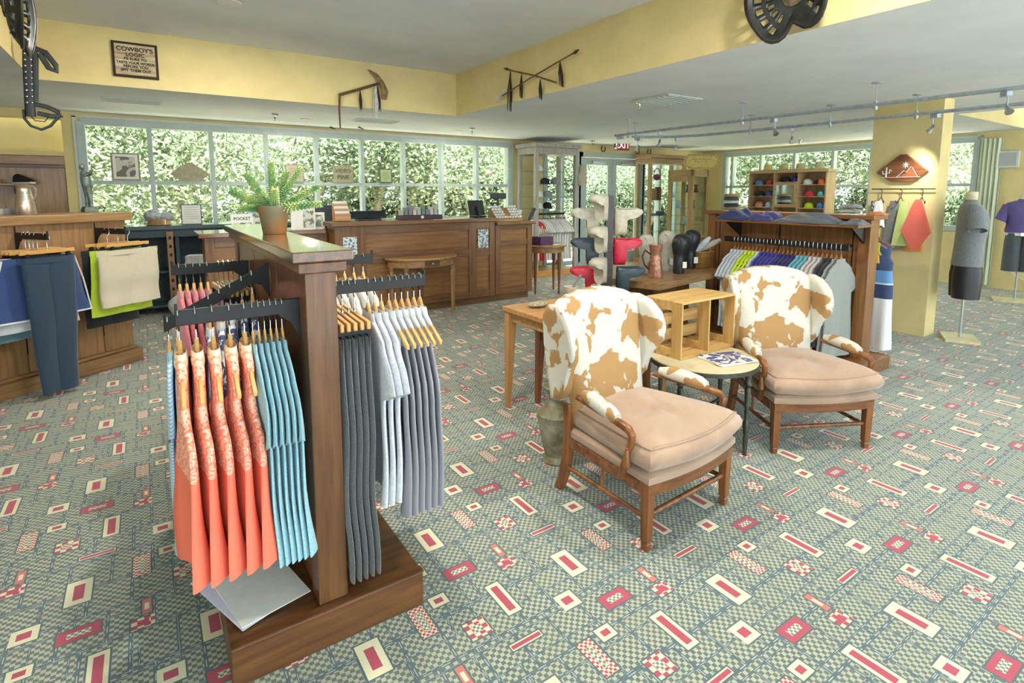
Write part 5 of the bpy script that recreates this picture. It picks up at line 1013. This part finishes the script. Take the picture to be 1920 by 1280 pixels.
def draped(name, label, yc, z0, wtop, wbot, L_, m, cat, pts=3, off=.06, seed=0):
    rnd_ = random.Random(seed); b_ = MB(); rg = []
    for i in range(10):
        q = i / 9; w_ = wtop + (wbot - wtop) * q ** .8; rg.append([(7.1 - off + .014 * (.3 + q) * math.sin(2 * math.pi * k / 20) + .005 * q * math.sin(k * 1.3 + seed), yc - w_ * math.cos(2 * math.pi * k / 20), z0 - L_ * q - (.1 * q * q * math.cos(pts * math.pi * math.cos(2 * math.pi * k / 20)) if pts else 0)) for k in range(20)])
    o = b_.loft(rg, True, False).build(name, m, smooth=True, angle=80); return tag(o, label, cat)
draped('canvas_bag', 'white canvas bag on the iron hook rail', 2.87, 1.5, .03, .08, .3, C_WHITE, 'bag', 0, off=.085, seed=1)
draped('blue_scarf', 'navy patterned scarf beside the white bag on the hook rail', 2.95, 1.5, .015, .04, .3, C_NAVYP, 'scarf', 0, off=.035, seed=2)
draped('grey_jacket', 'grey jacket hanging on the middle hook', 2.73, 1.5, .04, .11, .55, mat('grey_nylon', (126, 128, 128), rough=.6), 'jacket', 0, off=.035, seed=3)
draped('lime_blouse', 'pale lime top hanging behind the coral wrap', 2.62, 1.5, .03, .09, .5, cloth('pale_lime', (206, 226, 140)), 'shirt', 0, off=.085, seed=4)
draped('coral_wrap', 'coral wrap top with pointed hem on the last hook', 2.465, 1.52, .03, .15, .46, cloth('coral_wrap_cloth', (242, 116, 98)), 'shirt', 1, off=.135, seed=5)
draped('orange_blouse', 'orange top showing beneath the coral wrap', 2.52, 1.45, .03, .11, .5, cloth('orange_top_cloth', (240, 160, 80)), 'shirt', 0, off=.035, seed=6)

# ------------------------------------------------------------------ mannequins
def mannequin(label, loc, rz, shirt_m, short_m, belt, neck_m, zs=(1.0, 1.53), zh=.45, tuck=False, basew=(.42, .3)):
    t = thing('mannequin', label, 'mannequin', loc, rz)
    MB().box(-basew[0] / 2, basew[0] / 2, -basew[1] / 2, basew[1] / 2, 0, .03).build('base', mat('pale_board', (228, 216, 172), rough=.35), t, bevel=.003)
    MB().tube([(0, 0, .03), (0, 0, .9)], .012, 10).build('rod', STEEL, t, smooth=True)
    z0, z1 = zs
    def ring(z, rx, ry, oy=0, n=26): return [(rx * math.copysign(abs(math.cos(2 * math.pi * k / n)) ** .85, math.cos(2 * math.pi * k / n)), oy + ry * math.sin(2 * math.pi * k / n), z) for k in range(n)]
    h = z1 - z0
    wv = lambda k, q: 0
    sh_ = MB(); rg = []
    for q, rx, ry, oy in ((0, .2 if not tuck else .165, .135 if not tuck else .12, 0), (.12, .195, .13, 0), (.3, .18, .122, 0), (.5, .192, .13, -.012), (.72, .215, .135, -.018), (.86, .215, .115, -.004), (.93, .19, .09, .01), (.985, .11, .065, .015), (1.0, .075, .06, .012)): rg.append(ring(z0 + h * q, rx, ry, oy))
    sh_.loft(rg, False, False)
    for s in (-1, 1):
        rg = []
        for q in range(6):
            f_ = q / 5; c = Vector((s * (.175 + .075 * f_), .0 - .02 * f_, z1 - .075 - .22 * f_)); a = Vector((s * .9, 0, .42)).normalized(); bb = Vector((0, 1, 0)); r_ = .062 + .012 * f_
            rg.append([c + a * r_ * math.cos(2 * math.pi * k / 16) + bb * (r_ + .006) * math.sin(2 * math.pi * k / 16) for k in range(16)])
        sh_.loft(rg, True, False)
    sh_.build('polo_shirt', shirt_m, t, smooth=True, angle=70)
    MB().loft([ring(z1 - .03 + dz, r_, r_ * .8, .012 + oy) for dz, r_, oy in ((0, .088, -.01), (.035, .078, 0), (.05, .07, .004), (.035, .066, .004))], False, False).build('collar', shirt_m, t, smooth=True)
    MB().loft([ring(z1 + dz, r_, r_ * .95, .012) for dz, r_ in ((-.04, .066), (.03, .056), (.1, .055), (.105, .05))]).build('neck_form', neck_m, t, smooth=True)
    b_ = MB()
    for s in (-1, 1):
        b_.loft([[(s * .085 + rx * math.cos(2 * math.pi * k / 18), ry * math.sin(2 * math.pi * k / 18), z) for k in range(18)] for z, rx, ry in ((z0 + .03, .085, .115), (z0 - .1, .1, .13), (z0 - .25, .1, .125), (zh, .105, .12))], True, False)
    b_.build('shorts', short_m, t, smooth=True, angle=70)
    if belt: MB().loft([ring(z, .18, .128) for z in (z0 - .005, z0 + .035)], False, False).build('belt', belt, t, smooth=True); MB().cbox((0, -.135, z0 + .015), (.05, .012, .045)).build('buckle', CHROME, t)
    return t
m1 = mannequin('headless mannequin in a grey polo and black shorts beside the column', (7.3, 2.09, 0), R(25), cloth('heather_grey', (134, 140, 142), .2, 120), mat('black_shiny_cloth', (34, 32, 38), rough=.4), None, mat('neck_linen', (226, 214, 180)), zs=(.82, 1.5), zh=.47, basew=(.42, .3))
m2 = mannequin('headless mannequin in a violet polo with a white belt by the yellow wall', (10.55, 2.42, 0), R(-70), wave_mat('violet_stripe', (92, 80, 136), (104, 92, 150), 40, 'Z'), cloth('charcoal_shorts', (84, 90, 96)), WHITEP, mat('neck_white', (230, 226, 214)), zs=(.98, 1.48), zh=.45, tuck=True, basew=(.5, .36))
wb_ = thing('wall_speaker', 'square pale speaker grille mounted on the yellow wall', 'speaker', (XW - .045, 2.95, 2.13), R(-90)); MB().box(-.145, .145, -.04, .04, -.135, .135).build('housing', TRIMW, wb_, bevel=.006); MB().box(-.115, .115, -.045, -.04, -.105, .105).build('grille', mat('grey_grille', (186, 196, 198), var=.2, scale=200), wb_); MB().ball((0, -.045, 0), .008).build('badge', STEEL, wb_)
cur = MB(); cur.v = []; 
cr_ = [[(XW - .08 + .03 * math.sin(i * 1.25), 3.02 + i * .012, z) for i in range(24)] + [(XW - .065 + .03 * math.sin(i * 1.25), 3.02 + i * .012, z) for i in range(23, -1, -1)] for z in (.05, 1.2, 2.48)]
cur.loft(cr_); cur = cur.build('curtain', cloth('pale_green_drape', (222, 230, 204), .05), smooth=True, angle=80); tag(cur, 'pale green drape at the side of the right-hand window', 'curtain')
ou = thing('wall_outlet', 'white wall outlet with a plugged cord near the mannequin', 'outlet', (XW - .005, 2.8, .35), R(-90)); MB().box(-.04, .04, -.004, .004, -.06, .06).build('plate', WHITEP, ou, bevel=.003); MB().tube([(0, -.01, -.02), (.1, -.05, -.1), (.4, -.1, -.25), (.8, -.14, -.335)], .006, 6).build('cord', WHITEP, ou, smooth=True)

# ------------------------------------------------------------------ ceiling fittings
def vent(label, u, v, w, d, rz=0):
    p = pz(u, v, ZC); t = thing('ceiling_vent', label, 'vent', (p.x, p.y, ZC), rz); MB().box(-w / 2, w / 2, -d / 2, d / 2, -.012, -.001).build('frame', TRIMW, t, bevel=.003)
    n = 7
    for i in range(n): y = -d / 2 + .03 + (d - .06) * i / (n - 1); MB().box(-w / 2 + .03, w / 2 - .03, y - .008, y + .008, -.02, -.012).build('louvre', FRAME, t)
    return t
vent('square ceiling vent near the track lights', 1251, 186, .55, .5); vent('long ceiling vent above the checkout counter', 705, 226, .6, .3); vent('long ceiling vent beside the first window panes', 248, 188, .55, .3)
def sprinkler(label, u, v):
    p = pz(u, v, ZC); t = thing('sprinkler', label, 'sprinkler', (p.x, p.y, ZC)); MB().lathe([(.045, -.001), (.04, -.02), (.02, -.025)], n=16).build('escutcheon', CHROME, t, smooth=True); MB().lathe([(.014, -.02), (.012, -.06), (.004, -.07), (.004, -.085), (.028, -.088), (.028, -.092)], n=12).build('head', CHROME, t, smooth=True)
sprinkler('chrome sprinkler head beside the square ceiling vent', 1199, 190); sprinkler('sprinkler head above the checkout counter end', 885, 240); sprinkler('sprinkler head before the double doors', 1111, 264); sprinkler('sprinkler head in front of the right-hand window', 1500, 262); sprinkler('sprinkler head above the window counter', 515, 213)
def downlight(label, p, z, power, r=.075, off=False):
    t = thing('downlight', label, 'lamp', (p[0], p[1], z)); MB().lathe([(r, -.001), (r * 1.25, -.004), (r * 1.25, -.01), (r, -.012)], n=24).build('trim_ring', WHITEP, t, smooth=True)
    e, nt, b_ = newmat('bulb_glow'); b_.inputs['Emission Color'].default_value = (1, .93, .8, 1); b_.inputs['Emission Strength'].default_value = 3; MB().lathe([(r * .95, -.004), (r * .9, -.003)], n=24).build('lens', e, t)
    if power: lamp('added_downlight_lamp_offscreen' if off else 'downlight_lamp', 'AREA', (p[0], p[1], z - .02), power, size=r * 2)
p = pz(430, 4, ZT); downlight('recessed downlight in the raised ceiling before the framed sign', (p.x, p.y), ZT, POW)
p = pz(572, 223, ZC); downlight('small recessed downlight above the window counter', (p.x, p.y), ZC, POW * .4, .05); p = pz(860, 245, ZC); downlight('small recessed downlight above the till', (p.x, p.y), ZC, POW * .4, .05)
p = pz(1610, 247, ZC); downlight('recessed downlight before the right-hand window', (p.x, p.y), ZC, POW * .4, .07)
for x, y, w in ((.9, 2.4, 'above the coral shirts'), (2.6, 1.2, 'above the first cowhide chair')): downlight('added unseen recessed downlight in the raised ceiling ' + w, (x, y), ZT, POW, off=True)  # two unseen downlights added to brighten the room
# track lighting
TZ = 2.40; tk = thing('track_light_rail', 'silver monorail lighting track looping below the ceiling', 'light track', (0, 0, 0))
RAIL = mat('satin_rail', (186, 198, 208), rough=.35, metal=.4)
MB().tube([(5.64, 5.75, TZ), (5.64, 3.5, TZ), (5.66, .3, TZ)], .018, 8).build('rail', RAIL, tk, smooth=True)
MB().tube([(5.95, 5.72, TZ), (6.2, 5.6, TZ), (6.45, 5.38, TZ), (6.6, 5.05, TZ), (6.66, 4.4, TZ), (6.68, 3.0, TZ), (6.72, .3, TZ)], .018, 8).build('rail', RAIL, tk, smooth=True)
for x, y in ((5.64, 5.5), (5.64, 3.75), (5.65, 2.4), (5.66, 1.0), (6.0, 5.7), (6.66, 4.3), (6.67, 3.3), (6.69, 2.45), (6.7, 1.2)):
    MB().lathe([(.005, .2), (.005, 0)], (x, y, TZ), 8).lathe([(.045, .2), (.045, .19), (.01, .185)], (x, y, TZ), 16).lathe([(.016, .03), (.018, -.04), (.01, -.05)], (x, y, TZ), 10).build('hanger_stem', RAIL, tk, smooth=True)
GLOW, gnt, gb_ = newmat('track_bulb'); gb_.inputs['Emission Color'].default_value = (1, .95, .85, 1); gb_.inputs['Emission Strength'].default_value = 20
def track_head(label, x, y, aim, lit=0):
    t = thing('track_spotlight', label, 'lamp', (x, y, TZ - .015), math.atan2(aim[1], aim[0])); 
    MB().box(-.05, .05, -.02, .02, -.045, -.005).build('transformer', RAIL, t, bevel=.004); MB().tube([(.03, 0, -.045), (.03, 0, -.12)], .006, 8).build('arm', RAIL, t, smooth=True)
    tl = math.atan2(aim[2], 1); M_ = Matrix.Translation((.03, 0, -.13)) @ Matrix.Rotation(math.pi / 2 - tl, 4, 'Y')
    MB().lathe([(.014, -.03), (.018, .02), (.026, .045), (.03, .06), (.026, .06)], n=14).xf(M_).build('lamp_head', CHROME, t, smooth=True); MB().lathe([(.025, .05), (.02, .056), (.004, .058)], n=14).xf(M_).build('bulb', GLOW, t, smooth=True)
    if lit: l = lamp('track_spot_lamp', 'SPOT', Vector((x, y, TZ - .16)), lit, size=.02, spot=70); l.rotation_euler = Vector((aim[0], aim[1], aim[2])).to_track_quat('-Z', 'Y').to_euler()
r1 = lambda u: (5.64, pX(u, 240, 5.64).y); r2_ = lambda u: (6.68, pX(u, 240, 6.68).y)
for (x, y), aim, lab in ((r2_(1752), (.55, .75, -.9), 'track spotlight aimed at the column plaque'), (r2_(1486), (.8, .5, -.8), 'track spotlight before the hat cubby'), (r1(1450), (-.2, -.3, -1.2), 'track spotlight on the first rail above the shirt rack'), (r1(1238), (.6, .6, -.6), 'lit track spotlight facing the curio cabinet'),
        ((6.47, 5.34), (.5, .7, -.6), 'lit track spotlight at the bend of the rail'), ((6.05, 5.68), (.2, .8, -.7), 'track spotlight at the loop beginning'), (r1(1880), (-.5, -.4, -1), 'track spotlight over the empty carpet')): track_head(lab, x, y, aim, SPOTW)
track_head('track spotlight at the first rail\'s far end', 5.64, 5.65, (-.3, .7, -.8), SPOTW)
ex = thing('exit_sign', 'red and dark exit sign hung from the ceiling before the doors', 'sign', pY(1166, 273, 8.3), R(-12)); MB().box(-.17, .17, -.03, .03, -.1, .1).build('case', mat('red_case', (128, 46, 50), rough=.4), ex, bevel=.006); text_mesh('EXIT', .17, 'lettering', mat('exit_glow', (255, 210, 210), emit=1.2), ex, (0, -.0315, 0), (R(90), 0, 0), bold=.003); MB().box(-.01, .01, -.01, .01, .1, ZC - pY(1166, 273, 8.3).z).build('stem', BLACKM, ex)
for i, u in enumerate((1131, 1195, 1217)):
    q = pY(u, 272, YW); o = MB().tube([(.055 * math.sin(R(a)) * 1.0, 0, -.06 * math.cos(R(a))) for a in range(-145, 146, 20)], .011, 6, flat=.6).build('horseshoe', IRON, smooth=True); o.location = (q.x, YW - .012, min(q.z, 2.53)); tag(o, ('old horseshoe over the double doors, nearest the grey cabinet', 'old horseshoe over the doors, next to the exit sign', 'old horseshoe over the tan display cabinet')[i], 'horseshoe')

# ------------------------------------------------------------------ western wall decor
ys_ = TY1 - .012
q0, q1 = pY(208, 76, ys_), pY(298, 150, ys_); cxs = (q0.x + q1.x) / 2; wz = (.365, .325)
cw = thing('cowboy_sign', 'weathered board sign reading Cowboy\'s Logic on the soffit', 'sign', (cxs, ys_ - .012, (q0.z + q1.z) / 2))
MB().box(-wz[0] / 2, wz[0] / 2, -.008, .018, -wz[1] / 2, wz[1] / 2).build('board', mat('burnt_edge', (52, 34, 22), rough=.8), cw, bevel=.004)
MB().box(-wz[0] / 2 + .022, wz[0] / 2 - .022, -.0095, -.008, -wz[1] / 2 + .022, wz[1] / 2 - .022).build('face', mat('weathered_white', (206, 196, 168), rough=.8, c2=(150, 122, 84), scale=2.0, stretch=(1, 1, 14)), cw)
INK2 = mat('sign_ink', (26, 24, 22), rough=.7)
for tx, sz, z in (("COWBOY'S", .056, .095), ('LOGIC', .05, .046), ('BE SURE TO', .034, .006), ('TASTE YOUR WORDS', .031, -.029), ('BEFORE YOU', .034, -.064), ('SPIT THEM OUT', .034, -.1)): text_mesh(tx, sz, 'lettering', INK2, cw, (0, -.0105, z), (R(90), 0, 0), bold=.0012)
def pt_(u, v, off=.05): return pY(u, v, TY1 - off)
FEA = mat('dark_feather', (58, 44, 30), rough=.8, var=.4, scale=60, stretch=(1, 1, .1)); FEAW = mat('white_feather', (214, 216, 214), rough=.8)
ak = thing('pickaxe_tomahawk', 'feathered pickaxe tomahawk mounted on the yellow soffit', 'wall decor', pt_(690, 170)); O = ak.location.copy()
def rel(u, v, off=.05): return tuple(pt_(u, v, off) - O)
MB().tube([rel(636, 178), rel(665, 170), rel(716, 155)], .016, 8).tube([rel(637, 178), rel(636, 205), rel(638, 240)], [.013, .012, .009], 8).build('handle', mat('handle_wood', (104, 72, 40), rough=.6, var=.3), ak, smooth=True)
MB().tube([rel(690, 130), rel(705, 142), rel(716, 157), rel(722, 172), rel(720, 186)], [.006, .03, .036, .04, .03], 10, flat=.5).build('head', mat('stone_head', (150, 118, 78), rough=.7, var=.3), ak, smooth=True)
def tassel(parent, P0, P1, m, r=.02, name='feather'):
    P0, P1 = Vector(P0), Vector(P1); b_ = MB(); rn = random.Random(int(P0.x * 1000))
    for i in range(9):
        o = Vector((rn.uniform(-r, r), rn.uniform(-.01, .01), rn.uniform(-.04, .0))); b_.tube([P0, P0.lerp(P1, .5) + o, P1 + o], [.004, .006, .002], 5)
    return b_.build(name, m, parent, smooth=True)
tassel(ak, rel(675, 168), rel(677, 202), FEA); tassel(ak, rel(704, 158), rel(704, 215), FEAW, .03); tassel(ak, rel(708, 160), rel(712, 205), FEA)
for dx_ in (625, 678): MB().tube([rel(dx_ - 6, 238, .02), rel(dx_ + 4, 242, .02)], [.012, .004], 6).build('bracket_tip', IRON, ak)
def pe(u, v, off=.04): return pX(u, v, TX1 - off)
ar = thing('crossed_arrows', 'two crossed feathered arrows on the pale beam face', 'wall decor', pe(1010, 145)); OA = ar.location.copy()
def ra(u, v, off=.04): return tuple(pe(u, v, off) - OA)
AW = mat('arrow_wood', (120, 92, 50), rough=.6, var=.3)
MB().tube([ra(948, 130), ra(1000, 141), ra(1043, 155)], .008, 6).build('shaft', AW, ar, smooth=True); MB().tube([ra(935, 184, .06), ra(985, 152, .06), ra(1048, 115, .06), ra(1078, 98, .06)], .008, 6).build('shaft', AW, ar, smooth=True)
MB().tube([ra(944, 128), ra(950, 129.5), ra(956, 131)], [.003, .018, .006], 6, flat=.4).build('arrowhead', IRON, ar); MB().tube([ra(1086, 93, .06), ra(1080, 97, .06), ra(1072, 101, .06)], [.003, .02, .006], 6, flat=.4).build('arrowhead', IRON, ar)
for u0, v0, u1, v1, r_ in ((957, 132, 955, 205, .04), (978, 138, 977, 180, .025), (1013, 148, 1014, 182, .025), (1050, 114, 1053, 158, .035)): tassel(ar, ra(u0, v0), ra(u1, v1), FEA, r_)
tassel(ar, ra(950, 165, .06), ra(930, 186, .06), FEAW, .02)
IRONB = mat('black_iron_seat', (58, 62, 62), rough=.35, metal=.5, c2=(36, 36, 34), scale=5)
def tractor_seat(label, M_):
    t = thing('tractor_seat', label, 'wall decor'); t.matrix_world = M_; b_ = MB(); NA, NR = 72, 20; W_, H_ = .26, .29
    def edge(a):
        s = math.sin(a); r_ = 1.0
        d = abs(((a - math.radians(270) + math.pi) % (2 * math.pi)) - math.pi); r_ *= 1 - .30 * math.exp(-(d / .22) ** 2) + .08 * math.exp(-((d - .62) / .3) ** 2)
        return r_
    idx = {}
    def P(i, j):
        a = 2 * math.pi * (i % NA) / NA; q = .30 + .70 * j / NR; r_ = q * edge(a) if j > NR * .3 else q; dep = .085 * q ** 3 - .05 * math.exp(-((q - 1) / .1) ** 2) * 0
        return (W_ * r_ * math.cos(a), -dep - .02 * math.cos(2 * a) * q * q, H_ * r_ * math.sin(a))
    for j in range(NR + 1):
        for i in range(NA): idx[i, j] = len(b_.v); b_.v.append(P(i, j))
    for j in range(NR):
        for i in range(NA):
            hole = ((5 <= j <= 8) or (12 <= j <= 15)) and i % 4 in (1, 2) and not (48 < i < 60)
            if hole: continue
            b_.f.append((idx[i, j], idx[(i + 1) % NA, j], idx[(i + 1) % NA, j + 1], idx[i, j + 1]))
    o = b_.build('seat_pan', IRONB, t, smooth=True, angle=80); so_ = o.modifiers.new('thick', 'SOLIDIFY'); so_.thickness = .012
    MB().tube([(W_ * edge(2 * math.pi * i / 48) * math.cos(2 * math.pi * i / 48), P(i * 1.5, NR)[1], H_ * edge(2 * math.pi * i / 48) * math.sin(2 * math.pi * i / 48)) for i in range(49)], .009, 6).build('rolled_rim', IRONB, t, smooth=True)
    MB().lathe([(.085, -.01), (.08, .0), (.05, .006)], n=20).xf(Matrix.Rotation(R(90), 4, 'X')).build('hub_plate', mat('rusty_hub', (112, 98, 70), rough=.6, var=.4, scale=30), t, smooth=True); MB().tube([(0, 0, 0), (0, .09, 0)], .02, 8).build('mounting_stub', IRONB, t)
    return t
tractor_seat('black pierced iron tractor seat mounted on the pale beam face', Matrix.Translation((TX1 - .1, 1.95, 2.82)) @ Matrix.Rotation(R(-90), 4, 'Z') @ Matrix.Rotation(R(-12), 4, 'Y'))
ql = pX(18, 6, TX0 + .16); tractor_seat('grey pierced iron tractor seat mounted above the leather bridle', Matrix.Translation((TX0 + .14, ql.y, ql.z)) @ Matrix.Rotation(R(90), 4, 'Z'))
# bridle
bd = thing('leather_bridle', 'studded leather horse bridle hanging from the beam near the window', 'bridle', pY(55, 80, 5.6)); OB = bd.location.copy()
def rb(u, v, off=.1): return tuple(pY(u, v, 5.7 - off) - OB)
LEB = mat('dark_tack_leather', (44, 50, 52), rough=.45, var=.25, scale=30)
MB().tube([rb(52, 72), rb(52, 120), rb(54, 160), rb(56, 200), rb(58, 218)], .032, 8, flat=.7).build('cheek_strap', LEB, bd, smooth=True); MB().tube([rb(60, 70), rb(66, 110), rb(66, 160), rb(66, 190)], .02, 8, flat=.7).build('cheek_strap', LEB, bd, smooth=True)
MB().tube([rb(64, 90), rb(85, 98), rb(104, 122), rb(106, 134), rb(92, 128), rb(74, 100)], .02, 8, flat=.7).build('brow_band', LEB, bd, smooth=True); MB().tube([rb(64, 195), rb(88, 200), rb(110, 210), rb(116, 216), rb(98, 218), rb(70, 212)], .017, 8, flat=.7).build('nose_band', LEB, bd, smooth=True)
MB().tube([rb(44, 205), rb(46, 222), rb(58, 236), rb(78, 243), rb(95, 236), rb(114, 214)], .01, 6).tube([rb(52, 212), rb(66, 226), rb(84, 228), rb(92, 218)], .004, 6).build('rein', LEB, bd, smooth=True)
t0 = Vector(rb(56, 68)); MB().tube([tuple(t0), (t0.x - .04, t0.y, t0.z + .01), (TX0 + .007 - OB.x, t0.y, t0.z + .01)], .009, 8).build('wall_hook', IRON, bd, smooth=True)
b_ = MB()
for i in range(9): b_.ball(rb(46.5 + i * .55, 100 + i * 11.5, .125), .008, 8, 4); b_.ball(rb(58 + i * .3, 100 + i * 11.5, .125), .008, 8, 4)
b_.build('stud', CHROME, bd, smooth=True); MB().ball(rb(50, 88, .125), (.02, .03, .025)).build('concho', mat('brass_concho', (190, 176, 120), rough=.3, metal=.8), bd, smooth=True)
